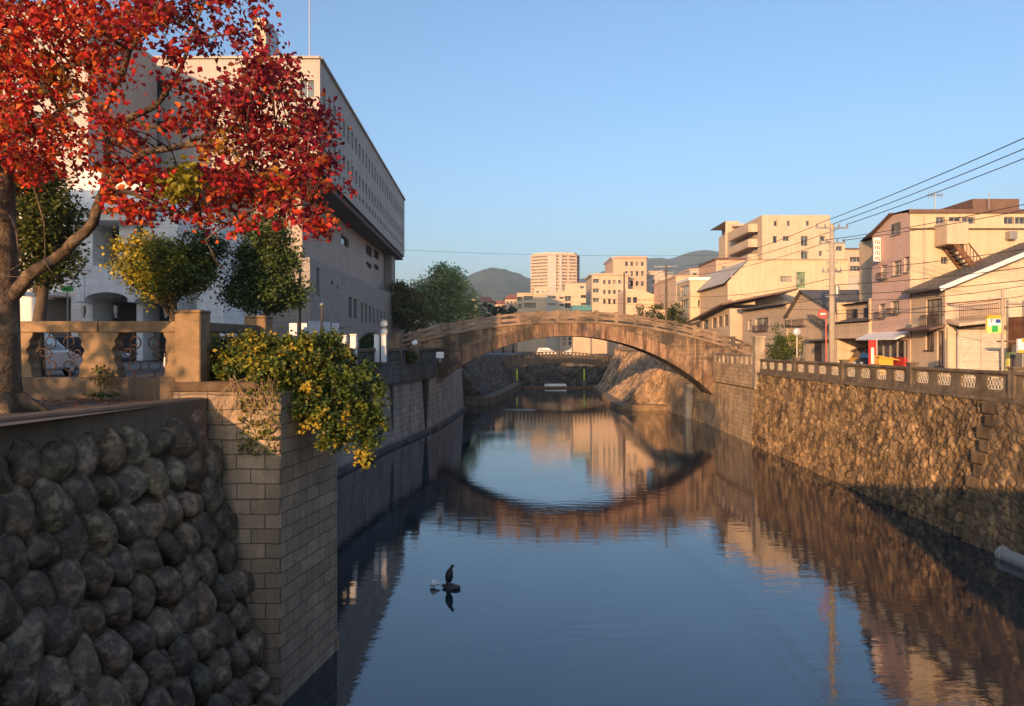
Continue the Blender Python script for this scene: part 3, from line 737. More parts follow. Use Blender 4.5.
# ================================================================== FOREGROUND LEFT
# stone pier
t = thing('stone_pier', (-5.3, 15.2, 0), 'square pier of grey cut stone blocks standing in the river at the left', 'pier')
foot = [(-6.6, 14.0), (-4.5, 14.0), (-4.02, 16.6), (-6.6, 16.6)]
mb = MB(); mb.prism(foot, 'z', -.6, 6.1); mb.build('blocks', M['pier'], t, bevel=.025)
mb = MB(); mb.prism([(-6.7, 14.02), (-5.0, 14.02), (-4.6, 16.5), (-6.7, 16.5)], 'z', 6.1, 6.3); mb.build('top_slab', M['soil'], t, bevel=.03)
# boulder wall
A = Vector((-6.0, 13.95, 5.5)); dirv = Vector((-.278, -.96, 0)); nn = Vector((.96, -.278, 0))
t = thing('boulder_wall', (-6.4, 11, 0), 'retaining wall of big rounded dark boulders under the red tree', 'wall')
def wp(s, k): return A+dirv*s+nn*(1.25*(1-k))+Vector((0, 0, -5.5+5.5*k))
mb = MB()
mb.add([wp(-.9, -.1), wp(8.5, -.1), wp(8.5, 1), wp(-.9, 1)], [(3, 2, 1, 0)]); mb.build('backing', M['mortar'], t)
slope = (wp(0, 1)-wp(0, 0)).normalized(); outn = dirv.cross(slope).normalized()
if outn.x < 0: outn = -outn
pts = []
for a in range(10):
    for b in range(18):
        s = (b+.5*(a % 2))*.5+random.uniform(-.08, .08)+.12; k = a*.6+.1+random.uniform(-.08, .08)
        if k > 5.7 or s > 8.2: continue
        pts.append([s-.3*(1-k/5.5), k])
for it in range(30):
    for p in pts:
        fx = fy = 0
        for q in pts:
            if q is p: continue
            dx, dy = p[0]-q[0], (p[1]-q[1])*.76; d = math.hypot(dx, dy)
            if d < .54 and d > 1e-4: w = (.54-d)/d*.25; fx += dx*w; fy += dy*w/.76
        p[0] = min(8.3, max(.16-.42*(1-p[1]/5.5), p[0]+fx)); p[1] = min(5.42, max(.0, p[1]+fy))
def showing(p):
    c = wp(p[0], p[1]/5.65); x, y = CX+F*c.x/c.y, HY-F*(c.z-EYE)/c.y
    return max(0, -x, y-706)
pts.sort(key=showing); rest = MB()
Rm = Matrix((dirv, slope, outn)).transposed()
for i, (s, h) in enumerate(pts):
    c = wp(s, h/5.65)+outn*random.uniform(-.03, .06)
    tilt = random.gauss(-.3, .35)
    if random.random() < .12: tilt += 1.3
    rot = Rm @ Matrix.Rotation(tilt, 3, 'Z')
    a = random.uniform(.24, .315); b = a*random.uniform(1.25, 1.75)
    mb = MB(); g = random.uniform(.55, 1.4); mb.col = (g*random.uniform(.95, 1.1), g, g*random.uniform(.86, 1.0))
    mb.blob((0, 0, 0), (a, b, .27), .14, .95, 30, 20, seed=i*1.7, rot=rot)
    mb.v = [tuple(Vector(v)+c) for v in mb.v]
    if i < 100: mb.build('boulder', M['boulder'], t, smooth=True)
    else:
        n0 = len(rest.v); rest.v += mb.v; rest.f += [tuple(k_+n0 for k_ in f) for f in mb.f]; rest.c += mb.c
if rest.v: rest.build('boulders', M['boulder'], t, smooth=True, kind='stuff')
# concrete cap on it
t = thing('retaining_kerb', (-6.4, 11, 5.5), 'dark concrete kerb along the top of the boulder wall', 'kerb')
mb = MB(); a, b = wp(-.02, 1), wp(8.5, 1)
o1 = nn*.10; o2 = -nn*.35
vs = [a+o1+Vector((0, 0, -.06)), b+o1+Vector((0, 0, -.06)), b+o1+Vector((0, 0, .5)), a+o1+Vector((0, 0, .5)),
      a+o2+Vector((0, 0, -.06)), b+o2+Vector((0, 0, -.06)), b+o2+Vector((0, 0, .5)), a+o2+Vector((0, 0, .5))]
mb.add(vs, [(0, 1, 2, 3), (7, 6, 5, 4), (3, 2, 6, 7), (0, 4, 5, 1), (0, 3, 7, 4), (1, 5, 6, 2)]); mb.build('beam', M['cap'], t, bevel=.03)
# planting bed
mb = MB(); vs = []; nx, ny = 36, 40
for j in range(ny+1):
    for i in range(nx+1):
        y = 5.5+(14.6-5.5)*j/ny; xe = -6.35-.285*(13.9-y); x = -16+(xe+16)*i/nx
        vs.append((x, y, 5.95+.05*noise.noise(Vector((x*1.5, y*1.5, 0)))+.02*noise.noise(Vector((x*6, y*6, 0)))))
mb.add(vs, [(j*(nx+1)+i, j*(nx+1)+i+1, (j+1)*(nx+1)+i+1, (j+1)*(nx+1)+i) for j in range(ny) for i in range(nx)])
tag(mb.build('soil', M['soil'], smooth=True), kind='structure')
cen = [(random.uniform(-9.2, -6.6), random.uniform(12.2, 14.1), 6.0) for _ in range(160)]
cols = [random.choice([(.3, .06, .03), (.22, .1, .04), (.14, .08, .04)]) for _ in cen]
o = leaf_obj('fallen_leaves', M['redleaf'], None, cen, .07, cols, up=3, origin=(-8, 13, 6)); tag(o, kind='stuff')

# ochre balustrade facing the camera
t = thing('balustrade', (-9, 14.35, 6.0), 'ochre concrete balustrade with zigzag openings and iron scrolls beside the red tree trunk', 'balustrade')
YB = 14.35
mb = MB(); mb.box(-16, -6.62, YB-.2, YB+.24, 5.85, 6.38); mb.build('plinth', M['cap'], t, bevel=.02)
mb = MB()
for xa, xb in ((-16, -13.0), (-12.99, -9.95), (-9.94, -8.16), (-8.15, -6.62)): mb.box(xa, xb, YB-.17, YB+.17, 7.27, 7.49)
mb.build('rail', M['oldconc'], t, bevel=.015)
xc = -7.32; ops = []
while xc > -16: ops.append(xc); xc -= 1.69
def zig(s): return [(s*.44, 6.38), (s*.48, 6.5), (s*.46, 6.58), (s*.54, 6.7), (s*.52, 6.8), (s*.58, 6.92), (s*.50, 7.02), (s*.52, 7.1), (s*.45, 7.2), (s*.44, 7.27)]
pm = []
for i, x in enumerate(ops):
    l = [(x+p, z) for p, z in zig(1)]
    if i == 0: r = [(-6.62, 7.27), (-6.62, 6.38)]
    else: r = [(ops[i-1]+p, z) for p, z in zig(-1)][::-1]
    mb = MB(); mb.prism(l[::-1]+(r[::-1] if i == 0 else r[::-1]), 'y', YB-.15, YB+.15); mb.build('panel', M['oldconc'], t, bevel=.012)
def spiral(c, r0, r1, a0, turns, n=26):
    return [(c[0]+(r0+(r1-r0)*k/n)*math.cos(a0+turns*2*math.pi*k/n), YB, c[1]+(r0+(r1-r0)*k/n)*math.sin(a0+turns*2*math.pi*k/n)) for k in range(n+1)]
for i, x in enumerate(ops[:4]):
    mb = MB()
    for s in (-1, 1):
        cxs = x+s*.2
        for (cx_, cz, r, a, tn) in ((cxs, 7.08, .14, -1.57, -s*1.15), (cxs-s*.02, 6.62, .16, 1.57, -s*1.2), (cxs+s*.14, 6.86, .1, 3.14, s*1.2)):
            mb.tube(spiral((cx_, cz), r, r*.4, a, tn), .014, 6)
        mb.tube([(cxs, YB, 7.27), (cxs+s*.02, YB, 7.2)], .014, 6); mb.tube([(cxs, YB, 6.48), (cxs, YB, 6.37)], .014, 6)
        mb.tube([(cxs+s*.1, YB, 7.0), (cxs-s*.05, YB, 6.85), (cxs+s*.1, YB, 6.7)], .014, 6)
    mb.build('iron_scroll', M['iron'], t, smooth=True)
def pillar(x, y, h, w, label):
    t = thing('stone_pillar', (x, y, 5.9), label, 'pillar', 'ochre pillars of the old parapet')
    mb = MB(); mb.box(x-w, x+w, y-w, y+w, 5.85, h-.03); mb.build('shaft', M['oldconc'], t, bevel=.02)
    mb = MB(); mb.box(x-w-.015, x+w+.015, y-w-.015, y+w+.015, h-.03, h+.03); mb.build('cap', M['oldconc'], t, bevel=.02)
pillar(-6.36, 14.35, 7.68, .25, 'nearest square ochre concrete pillar, at the right end of the balustrade')
pillar(-5.98, 17.0, 7.68, .25, 'farther square ochre pillar standing behind the overhanging bush')
t = thing('balustrade', (-6.2, 15.6, 6), 'short dark parapet running between the two ochre pillars', 'balustrade')
mb = MB(); mb.bar((-6.32, 14.6, 7.38), (-6.02, 16.75, 7.38), .3, .2); mb.build('rail', M['cap'], t, bevel=.015)
mb = MB(); mb.bar((-6.32, 14.6, 6.25), (-6.02, 16.75, 6.25), .3, .5); mb.build('plinth', M['cap'], t, bevel=.015)
mb = MB(); mb.bar((-6.3, 14.75, 6.9), (-6.24, 15.15, 6.9), .2, .78); mb.build('panel', M['oldconc'], t); mb = MB(); mb.bar((-6.1, 16.2, 6.9), (-6.04, 16.6, 6.9), .2, .78); mb.build('panel', M['oldconc'], t)
t = thing('balustrade', (-9.5, 20, 6), 'dark stone parapet running back from the far ochre pillar', 'balustrade')
mb = MB(); mb.bar((-6.1, 17.2, 6.4), (-10.4, 22, 6.4), .25, .9); mb.bar((-6.1, 17.2, 7.0), (-10.4, 22, 7.0), .32, .16); mb.build('wall', M['cap'], t)

# ================================================================== VEGETATION
def pal(cols, n, jit=.2):
    c = np.array([random.choice(cols) for _ in range(n)]); return c*rng.uniform(1-jit, 1+jit, (n, 1))*rng.uniform(.92, 1.08, (n, 3))
def clumps(cs, per, sig, shape=(1, 1, .8)):
    out = []
    for c in cs: out.append(np.array(c)+rng.normal(size=(per, 3))*np.array(shape)*sig)
    return np.concatenate(out)
def shell(c, r, n, inner=.55, up=0):
    d = rng.normal(size=(n, 3)); d /= np.linalg.norm(d, axis=1)[:, None]
    k = rng.uniform(inner**3, 1, n)**(1/3)
    lump = np.array([1+.22*noise.noise(Vector(q)*2.1+Vector(c)) for q in d])
    return np.array(c)+d*(k*lump)[:, None]*np.array(r)

# the red tallow tree: limbs traced from what stands there, with their own depth
T = thing('tree', (-8.3, 11.7, 5.9), 'big autumn tree with red and orange leaves arching over the left bank', 'tree')
tr = MB()
base = P(-2, 405, 11.6)
tr.tube([base+Vector((0, 0, -.2)), base+Vector((0.02, 0, .35)), P(1, 345, 11.6), P(2, 290, 11.6), P(1, 220, 11.6), P(0, 150, 11.7), P(-12, 70, 11.8), P(-30, -40, 12)], [.42, .31, .27, .24, .21, .18, .15, .1], 16)
# roots
for a in (0.2, 1.5, -.8, 2.9): tr.tube([base+Vector((0, 0, .25)), base+Vector((.45*math.cos(a), .45*math.sin(a), .0)), base+Vector((.75*math.cos(a), .75*math.sin(a), -.15))], [.2, .13, .05], 8)
tr.build('trunk', M['bark'], T, smooth=True)
limbs = [
 ([(4, 306, 11.6), (28, 274, 11.5), (66, 252, 11.4), (94, 222, 11.3), (106, 190, 11.2), (108, 160, 11.2), (104, 120, 11.1), (118, 80, 11)], .135),
 ([(104, 195, 11.2), (122, 170, 11), (148, 152, 10.9), (180, 146, 10.8), (215, 143, 10.7), (240, 155, 10.6), (262, 178, 10.5)], .085),
 ([(106, 150, 11.2), (128, 122, 11.3), (155, 105, 11.3), (176, 78, 11.4), (190, 40, 11.5), (205, 0, 11.6)], .075),
 ([(100, 200, 11.2), (125, 192, 11.0), (155, 205, 10.8), (190, 215, 10.6), (225, 225, 10.5), (262, 205, 10.4), (310, 205, 10.3)], .05),
 ([(2, 150, 11.7), (25, 110, 11.5), (52, 75, 11.3), (80, 62, 11.2), (118, 66, 11.1)], .09),
 ([(118, 80, 11), (130, 50, 10.9), (150, 20, 10.8), (165, -25, 10.7)], .06),
 ([(128, 122, 11.3), (160, 128, 11.5), (200, 112, 11.7), (245, 85, 11.8), (280, 70, 11.8)], .05),
 ([(180, 146, 10.8), (215, 130, 11), (262, 120, 11.1), (300, 128, 11.1), (335, 160, 11.1)], .045),
 ([(-12, 70, 11.8), (20, 30, 11.9), (60, 5, 12), (95, -40, 12)], .08),
 ([(2, 150, 11.7), (-50, 90, 11), (-110, 40, 10.4), (-160, -30, 10)], .12),
 ([(-12, 70, 11.8), (-50, 0, 12.4), (-60, -70, 13)], .09),
 ([(190, 40, 11.5), (225, 35, 11.6), (262, 30, 11.6)], .03),
 ([(104, 120, 11.1), (85, 100, 10.9), (60, 110, 10.7), (35, 130, 10.5)], .045),
 ([(240, 155, 10.6), (258, 190, 10.5), (250, 215, 10.5)], .025),
 ([(10, 215, 11.4), (20, 262, 11.0), (10, 270, 10.9)], .02),
 ([(30, 175, 11.2), (46, 225, 11.0), (44, 262, 10.9), (60, 285, 10.85)], .014),
 ([(44, 262, 10.9), (30, 277, 10.9), (0, 275, 10.9)], .012), ([(225, 225, 10.5), (205, 240, 10.5), (215, 262, 10.5), (232, 275, 10.5)], .012),
]
lb = MB(); tips = []
for pts_, r in limbs:
    pp = [P(*q) for q in pts_]
    fine = []
    for i in range(len(pp)-1):
        for k in range(3):
            s = k/3; q = pp[i].lerp(pp[i+1], s); fine.append(q+Vector((noise.noise(q*2), noise.noise(q*2+Vector((5, 5, 5))), noise.noise(q*2+Vector((9, 1, 3)))))*.05)
    fine.append(pp[-1]); n = len(fine)
    lb.tube(fine, [r*.85*(1-.75*i/(n-1)) for i in range(n)], 8)
    if r > .022: tips += fine[2:]
# twigs towards the leaf clumps
crown_poly = [(-120, -120), (150, -110), (235, -60), (262, 15), (300, 72), (308, 100), (332, 130), (350, 165), (345, 182), (322, 190), (332, 238), (300, 222), (270, 212), (245, 225), (228, 240), (205, 232), (170, 225), (150, 212), (130, 218), (105, 192), (84, 170), (60, 172), (30, 180), (0, 192), (-60, 200), (-140, 190)]
def inside(x, y, poly):
    c = False; j = len(poly)-1
    for i in range(len(poly)):
        xi, yi = poly[i]; xj, yj = poly[j]
        if (yi > y) != (yj > y) and x < (xj-xi)*(y-yi)/(yj-yi)+xi: c = not c
        j = i
    return c
def dens(x, y):      # how full the crown is
    d = .9
    if x > 120 and y < 62: d = .45
    if 60 < x < 120 and 70 < y < 165: d = .5
    if 175 < x < 235 and 0 < y < 62: d = .18
    if 105 < x < 235 and 62 <= y < 175: d = .26
    if 225 <= x and 60 < y < 160: d = .72
    if y > 168 and 150 < x: d = .95
    if 225 < x < 285 and 150 < y < 175: d = .35
    return d
cl = []
while len(cl) < 500:
    x, y = random.uniform(-140, 352), random.uniform(-120, 242)
    if not inside(x, y, crown_poly): continue
    if random.random() > dens(x, y): continue
    if x < 0 and random.random() < .5: continue
    if y < 0 and random.random() < .5: continue
    nx_ = 150
    Y = 11.1+random.gauss(0, .75)-(0.5 if x > 200 and y > 150 else 0)
    Y = min(12.8, max(9.6, Y)); cl.append((x, y, Y))
cen = []; cols = []
for x, y, Y in cl:
    c = P(x, y, Y); q = min(tips, key=lambda t: (t-c).length)
    m = q.lerp(c, .5)+Vector((0, 0, .06)); lb.tube([q, m, c], [.012, .008, .004], 4)
    sig = random.uniform(.09, .17); n = random.randint(34, 54)
    pts3 = np.array(c)+rng.normal(size=(n, 3))*np.array([sig, sig, sig*.8]); cen.append(pts3)
    w = min(1, max(0, (x-90)/150))  # leaf reds carry painted light: lit left and lower crown, shaded upper right
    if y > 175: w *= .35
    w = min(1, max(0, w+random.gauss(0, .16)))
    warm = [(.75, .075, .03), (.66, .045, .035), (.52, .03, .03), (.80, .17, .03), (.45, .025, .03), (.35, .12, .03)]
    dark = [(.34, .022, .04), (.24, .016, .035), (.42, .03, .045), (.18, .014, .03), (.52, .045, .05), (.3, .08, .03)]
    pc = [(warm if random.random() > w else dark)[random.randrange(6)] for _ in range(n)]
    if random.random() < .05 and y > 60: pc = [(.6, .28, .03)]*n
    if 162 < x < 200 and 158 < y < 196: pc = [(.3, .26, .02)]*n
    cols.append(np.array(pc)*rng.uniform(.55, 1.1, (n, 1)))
# stray yellow clump seen behind
lb.build('branches', M['bark'], T, smooth=True)
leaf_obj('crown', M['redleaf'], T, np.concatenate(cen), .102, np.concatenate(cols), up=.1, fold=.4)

def tree(name, label, base, tr_r, blobs, nleaf, size, cols, m='leaf', group=None, per=40, sig=.25, bark='bark2', topz=None, inner=.5, cat='tree', up=.3):
    t = thing(name, base, label, cat, group); bz = Vector(base)
    cs = [Vector(b[0]) for b in blobs]; mean = sum(cs, Vector())/len(cs)
    mb = MB(); h = mean.z-bz.z
    mb.tube([bz-Vector((0, 0, .1)), bz+Vector((0, 0, h*.3)), bz.lerp(mean, .6)+Vector((.05*h, 0, 0)), mean+Vector((0, 0, h*.2))], [tr_r*1.3, tr_r, tr_r*.8, tr_r*.4], 8)
    mb.build('trunk', M[bark], t, smooth=True)
    mb = MB()
    for b in blobs:
        for k in range(6):
            e = shell(b[0], b[1], 1, .6)[0]; s = bz.lerp(mean, random.uniform(.55, 1.0)); e = Vector(e)
            mb.tube([s, s.lerp(e, .5)+Vector((0, 0, -.1)), e], [tr_r*.35, tr_r*.2, tr_r*.06], 5)
    mb.build('limbs', M[bark], t)
    vol = sum(b[1][0]*b[1][1]*b[1][2] for b in blobs); pts_ = []; cc = []
    for b in blobs:
        n = max(3, int(nleaf/per*(b[1][0]*b[1][1]*b[1][2])/vol)); c = shell(b[0], b[1], n, inner)
        pts_.append(clumps(c, per, sig))
        pc = b[2] if len(b) > 2 else cols
        for k in range(n):
            sh = random.choice(pc); cc.append(np.array([sh]*per)*rng.uniform(.7, 1.25, (per, 1)))
    leaf_obj('crown', M[m], t, np.concatenate(pts_), size, np.concatenate(cc), up=up)
    return t
dk = [(.035, .06, .018), (.05, .075, .02), (.03, .05, .02)]
yg = [(.42, .36, .04), (.32, .3, .04), (.5, .38, .04), (.2, .22, .035)]
gr = [(.12, .15, .03), (.1, .13, .03), (.16, .18, .04)]
tree('tree', 'rounded yellow green tree behind the near ochre pillar', (-11.4, 24, 6), .14,
     [((FX(172, 24), 24, FZ(268, 24)), (1.45, 1.3, .95), gr+yg[1:2]), ((FX(146, 24), 23.6, FZ(262, 24)), (.75, .8, .9), yg), ((FX(200, 24), 24, FZ(250, 24)), (.8, .8, .8), dk+gr), ((FX(165, 24), 23.6, FZ(288, 24)), (.8, .7, .4), yg+gr)], 15000, .115, gr, sig=.19)  # own yellow green; lit left edge painted yellower, the right blob darker
tree('evergreen_tree', 'dark green conical evergreen behind the far ochre pillar', (-9.1, 26, 6), .13,
     [((FX(267, 26), 26, FZ(292, 26)), (1.42, 1.3, .75)), ((FX(266, 26), 26, FZ(268, 26)), (1.2, 1.1, .9)), ((FX(266, 26), 26, FZ(243, 26)), (.9, .9, .9)), ((FX(268, 26), 26, FZ(225, 26)), (.5, .5, .5))], 17000, .115, [(.09, .13, .04), (.1, .14, .035), (.05, .08, .025)], 'conifer', sig=.16)
tree('evergreen_tree', 'olive evergreen tree right behind the red tree trunk', (-12.2, 18.5, 6), .16,
     [((FX(36, 18.5), 18.5, FZ(255, 18.5)), (1.1, 1.0, .9)), ((FX(45, 18.5), 18.5, FZ(218, 18.5)), (.8, .9, 1.1)), ((FX(22, 18.5), 18.5, FZ(185, 18.5)), (.9, .9, .9))], 16000, .1, [(.09, .11, .025), (.12, .12, .025), (.05, .07, .02)], sig=.16)
# big trees past the hall
tree('tree', 'large bushy green tree left of the arch bridge, its crown lit from the left', (FX(447, 150), 150, 5), .5,
     [((FX(446, 150), 150, FZ(301, 150)), (5.6, 5, 3.8)), ((FX(447, 150), 150, FZ(282, 150)), (4.6, 5, 3.2)), ((FX(432, 150), 150, FZ(295, 150)), (4.2, 4, 4)), ((FX(464, 150), 150, FZ(299, 150)), (2.8, 4, 3.4)), ((FX(441, 150), 150, FZ(271, 150)), (2.0, 2, 1.8)), ((FX(452, 150), 150, FZ(315, 150)), (6.2, 5, 2.5))], 17000, .5, [(.34, .43, .18), (.44, .46, .17), (.24, .33, .13)], sig=.65)
tree('tree', 'rusty olive tree between the grey hall and the large green tree', (FX(405, 135), 135, 5), .4,
     [((FX(404, 135), 135, FZ(305, 135)), (3.6, 3.5, 3.8)), ((FX(415, 135), 135, FZ(318, 135)), (3.5, 3, 2.6)), ((FX(397, 135), 135, FZ(292, 135)), (2, 2, 1.6))], 8000, .45, [(.26, .19, .06), (.18, .16, .05), (.11, .14, .045)], sig=.5)
tree('tree', 'thin dark treetop beside the end of the grey hall', (FX(397, 150), 150, 5), .25,
     [((FX(396, 150), 150, FZ(290, 150)), (2.4, 2, 1.4)), ((FX(392, 150), 150, FZ(286, 150)), (1.2, 1, 1.4))], 700, .45, dk, sig=.5)
for i, (px, py, w) in enumerate([(484, 305, 2.4), (493, 303, 2.6), (503, 304, 2.4), (513, 306, 2.0)]):
    lab = ['dark rounded tree just right of the big green tree', 'tallest of the row of dark trees before the red roofed houses', 'dark tree third in the row before the red roofed houses', 'small dark tree at the right end of the row by the red roofed houses'][i]
    tree('tree', lab, (FX(px, 190), 190, 5), .2, [((FX(px, 190), 190, FZ(py+4, 190)), (w*.6, w*.6, w*.6)), ((FX(px-2, 190), 190, FZ(py+9, 190)), (w*.8, w, w*.6))], 900, .5, [(.07, .1, .05)], 'conifer', 'dark trees before the red roofed houses', sig=.3)
for px, Y, z, w, lab in ((655, 92, 312, 2.6, 'low dark green bushes beside the brown utility pole past the arch bridge'), (676, 90, 314, 1.4, 'small green shrub right of the brown utility pole past the arch bridge')):
    tree('shrub', lab, (FX(px, Y), Y, 5.3), .1, [((FX(px, Y), Y, FZ(z+3, Y)), (w, 1.5, 1.5)), ((FX(px-3, Y), Y, FZ(z+12, Y)), (w*1.1, 1.5, 1.5))], 1500, .3, [(.08, .1, .03), (.05, .07, .02)], sig=.3, cat='shrub')
# garden tree at the right end of the bridge
X = 20.6; Yc = 56
tree('garden_tree', 'narrow green garden tree at the right end of the arch bridge', (X, Yc, 5.2), .09,
     [((FX(781, Yc), Yc, FZ(350, Yc)), (.9, .8, 1.1)), ((FX(779, Yc), Yc, FZ(334, Yc)), (.5, .5, 1.0)), ((FX(791, Yc), Yc, FZ(345, Yc)), (.75, .7, .8), [(.22, .22, .03)])], 3800, .14, [(.08, .12, .03), (.06, .09, .025)], sig=.18)

tree('tree', 'unseen tree added left of the picture to dapple the left bank with shade', (-15, 2, 6), .2,
     [((-14.6, 2, 9.3), (3.1, 2.6, 1.9)), ((-14.2, 1.5, 7.6), (2.4, 2, 1.0))], 2500, .22, [(.08, .11, .03), (.1, .12, .03)], sig=.3)  # added beyond the frame; sparse crown filters sun onto balustrade and trunk
# the overhanging bush on the pier
Bt = thing('shrub', (-5.1, 15.3, 6.1), 'large glossy yellow green shrub spilling over the corner of the stone pier', 'shrub')
mb = MB()
roots = Vector((-5.2, 15.2, 6.15)); bl = []
blobs = [((-5.55, 15.0, 6.9), (.75, .6, .42), 1), ((-5.3, 14.35, 6.55), (.6, .3, .25), 1), ((-4.75, 14.2, 6.35), (.4, .3, .35), 1), ((-4.95, 14.9, 6.75), (.7, .6, .5), 1), ((-4.35, 14.9, 6.7), (.6, .6, .5), .8), ((-3.75, 15.2, 6.4), (.6, .6, .7), .35),
         ((-3.25, 15.3, 6.0), (.55, .6, .7), .15), ((-4.1, 14.6, 5.9), (.42, .45, .6), .9), ((-3.5, 14.9, 5.5), (.5, .5, .6), .4), ((-3.0, 15.2, 5.3), (.35, .4, .5), .3), ((-3.05, 15.0, 4.8), (.2, .25, .3), .9), ((-4.05, 15.2, 7.05), (.5, .5, .25), .5), ((-3.75, 14.65, 5.15), (.3, .3, .3), .6), ((-6.0, 14.8, 6.6), (.3, .3, .35), 1)]
cen = []; cols = []
for c, r, yl in blobs:
    n = int(75*(r[0]*r[1]*r[2]/.15)**.7); cs = shell(c, r, n, .45)
    for q in cs:
        k = 24; cen.append(q+rng.normal(size=(k, 3))*.07)
        yy = random.random() < yl*.5
        pc = random.choice([(.34, .28, .03), (.25, .25, .035), (.18, .2, .03), (.45, .33, .05)]) if yy else random.choice([(.05, .085, .02), (.07, .11, .025), (.1, .14, .03)])
        cols.append(np.array([pc]*k)*rng.uniform(.7, 1.25, (k, 1)))
    e = Vector(c); mb.tube([roots, roots.lerp(e, .5)+Vector((0, 0, .15)), e], [.05, .035, .015], 6)
for k in range(46):   # bare dry stems hanging over the corner
    a = Vector((random.uniform(-5.6, -4.6), random.uniform(14.0, 14.6), random.uniform(6.1, 6.5))); b = Vector((random.uniform(-5.9, -4.45), random.uniform(13.75, 13.98), random.uniform(5.3, 6.1)))
    mb.tube([a, a.lerp(b, .5)+Vector((0, -.12, .1)), b], [.007, .006, .004], 5)
mb.build('stems', M['oldconc'], Bt)
leaf_obj('foliage', M['leaf'], Bt, np.concatenate(cen), .095, np.concatenate(cols), up=.3)
# ivy leaves on the pier corner
cen = [(random.uniform(-5.3, -4.5), 13.93+random.uniform(-.06, .03), random.uniform(4.9, 6.15)) for _ in range(330)]
leaf_obj('ivy', M['leaf'], Bt, cen, .085, pal([(.2, .19, .03), (.1, .12, .03)], len(cen)), up=0)
# small plants in the bed and on the quay
for (c, r, lab, n) in (((-7.95, 13.95, 6.42), (.22, .14, .22), 'small leafy weed growing at the foot of the first balustrade opening', 260), ((-7.8, 13.7, 6.08), (.35, .2, .06), 'low tuft of weeds on the soil by the balustrade', 200)):
    tt = thing('weed', (c[0], c[1], 5.97), lab, 'plant'); mb = MB()
    for k in range(7): mb.tube([(c[0], c[1], 5.97), (c[0]+random.uniform(-r[0], r[0]), c[1]+random.uniform(-.1, .1), c[2]+r[2]*random.random())], [.006, .003], 4)
    mb.build('stem', M['bark2'], tt); q = shell(c, r, n, .2); leaf_obj('foliage', M['leaf'], tt, q, .055, pal([(.09, .12, .04), (.13, .13, .05)], n))
c = P(411, 357, 53)
tt = thing('shrub', (c.x, c.y, 5.7), 'small olive bush hanging over the left quay railing', 'shrub'); mb = MB(); mb.tube([(c.x-.4, c.y, 5.7), (c.x-.2, c.y, 6.6), c], [.04, .03, .02], 5); mb.build('stem', M['bark2'], tt)
leaf_obj('foliage', M['leaf'], tt, shell(c, (.5, .5, .55), 900, .3), .13, pal([(.12, .12, .03), (.07, .09, .03)], 900))
# hedge along the grey hall
for i, (pa, pb, ya) in enumerate(((359, 383, 60), (396, 410, 66))):
    c = P((pa+pb)/2, 338, ya); w = (pb-pa)/2*ya/F; tt = thing('hedge', (c.x, c.y, 6), ['dark hedge behind the white boxes on the left bank', 'dark hedge right of the round signs on the left bank'][i], 'hedge')
    mb = MB(); [mb.tube([(c.x+s*w*.6, ya, 6), (c.x+s*w*.6, ya, 7.4)], .05, 5) for s in (-1, 0, 1)]; mb.build('stem', M['bark2'], tt)
    leaf_obj('foliage', M['conifer'], tt, shell((c.x, ya, 7.0), (w, .9, 1.1), 2600, .3), .2, pal(dk, 2600))

# ================================================================== LEFT BUILDINGS
# large modern hall: projecting upper storeys, recessed middle, granite base
t = thing('city_hall', (-30, 100, 6), 'large modern hall with overhanging beige upper storeys above a grey stone base', 'building')
foot = [(-66, 75), (-20, 75), (-22.1, 148), (-66, 148)]
zb, ztop = 25.3, 36.9
mb = MB(); wins = {0: [], 1: []}
p0, p1 = foot[1], foot[2]; L = math.hypot(p1[0]-p0[0], p1[1]-p0[1])
u = 1.3; k = 0
while u < L-1.6:
    wins[1].append((u, u+1.15, 32.3, 34.4)); wins[1].append((u, u+1.15, 28.4, 30.1)); k += 1; u += 2.6
small = [(a, b, 26.6, 27.4) for (a, b, c, d) in wins[1][::2]]
hF = wpx(foot[0], foot[1], [(x, x+14, 80, 97) for x in (300, 256, 216, 155, 128, 84, 40)]+[(x, x+14, 121, 133) for x in (300, 280, 205, 180, 155, 128, 84, 40)]+[(x, x+12, 143, 151) for x in (196, 150, 128, 84)])
facade(mb, foot[0], foot[1], zb, ztop, hF, .35)
facade(mb, p0, p1, zb, ztop, wins[1]+small, .4)
facade(mb, foot[2], foot[3], zb, ztop, []); facade(mb, foot[3], foot[0], zb, ztop, [])
mb.add([(*p, ztop) for p in foot], [(0, 1, 2, 3)])
mb.build('upper_storeys', M['modern'], t)
for h in hF: window(t, foot[0], foot[1], h, .35, M['frame'], M['glass'], 1)
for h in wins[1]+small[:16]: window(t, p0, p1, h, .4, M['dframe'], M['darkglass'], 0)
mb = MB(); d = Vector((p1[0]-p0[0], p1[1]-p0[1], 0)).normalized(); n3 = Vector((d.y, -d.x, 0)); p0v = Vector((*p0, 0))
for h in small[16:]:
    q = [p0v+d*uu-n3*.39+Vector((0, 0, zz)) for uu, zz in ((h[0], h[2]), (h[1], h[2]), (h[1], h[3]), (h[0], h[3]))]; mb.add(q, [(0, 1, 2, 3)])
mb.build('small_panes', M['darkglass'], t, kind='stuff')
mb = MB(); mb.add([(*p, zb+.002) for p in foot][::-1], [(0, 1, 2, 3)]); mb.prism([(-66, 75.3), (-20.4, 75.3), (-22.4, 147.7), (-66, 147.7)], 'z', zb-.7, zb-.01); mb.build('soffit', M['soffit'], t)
mb = MB()
for a, b in zip(foot, foot[1:]+foot[:1]): mb.bar((*a, ztop+.12), (*b, ztop+.12), .5, .24)
mb.build('coping', M['modern'], t)
f2 = [(-66, 81), (-23.6, 81), (-24.6, 138), (-66, 138)]
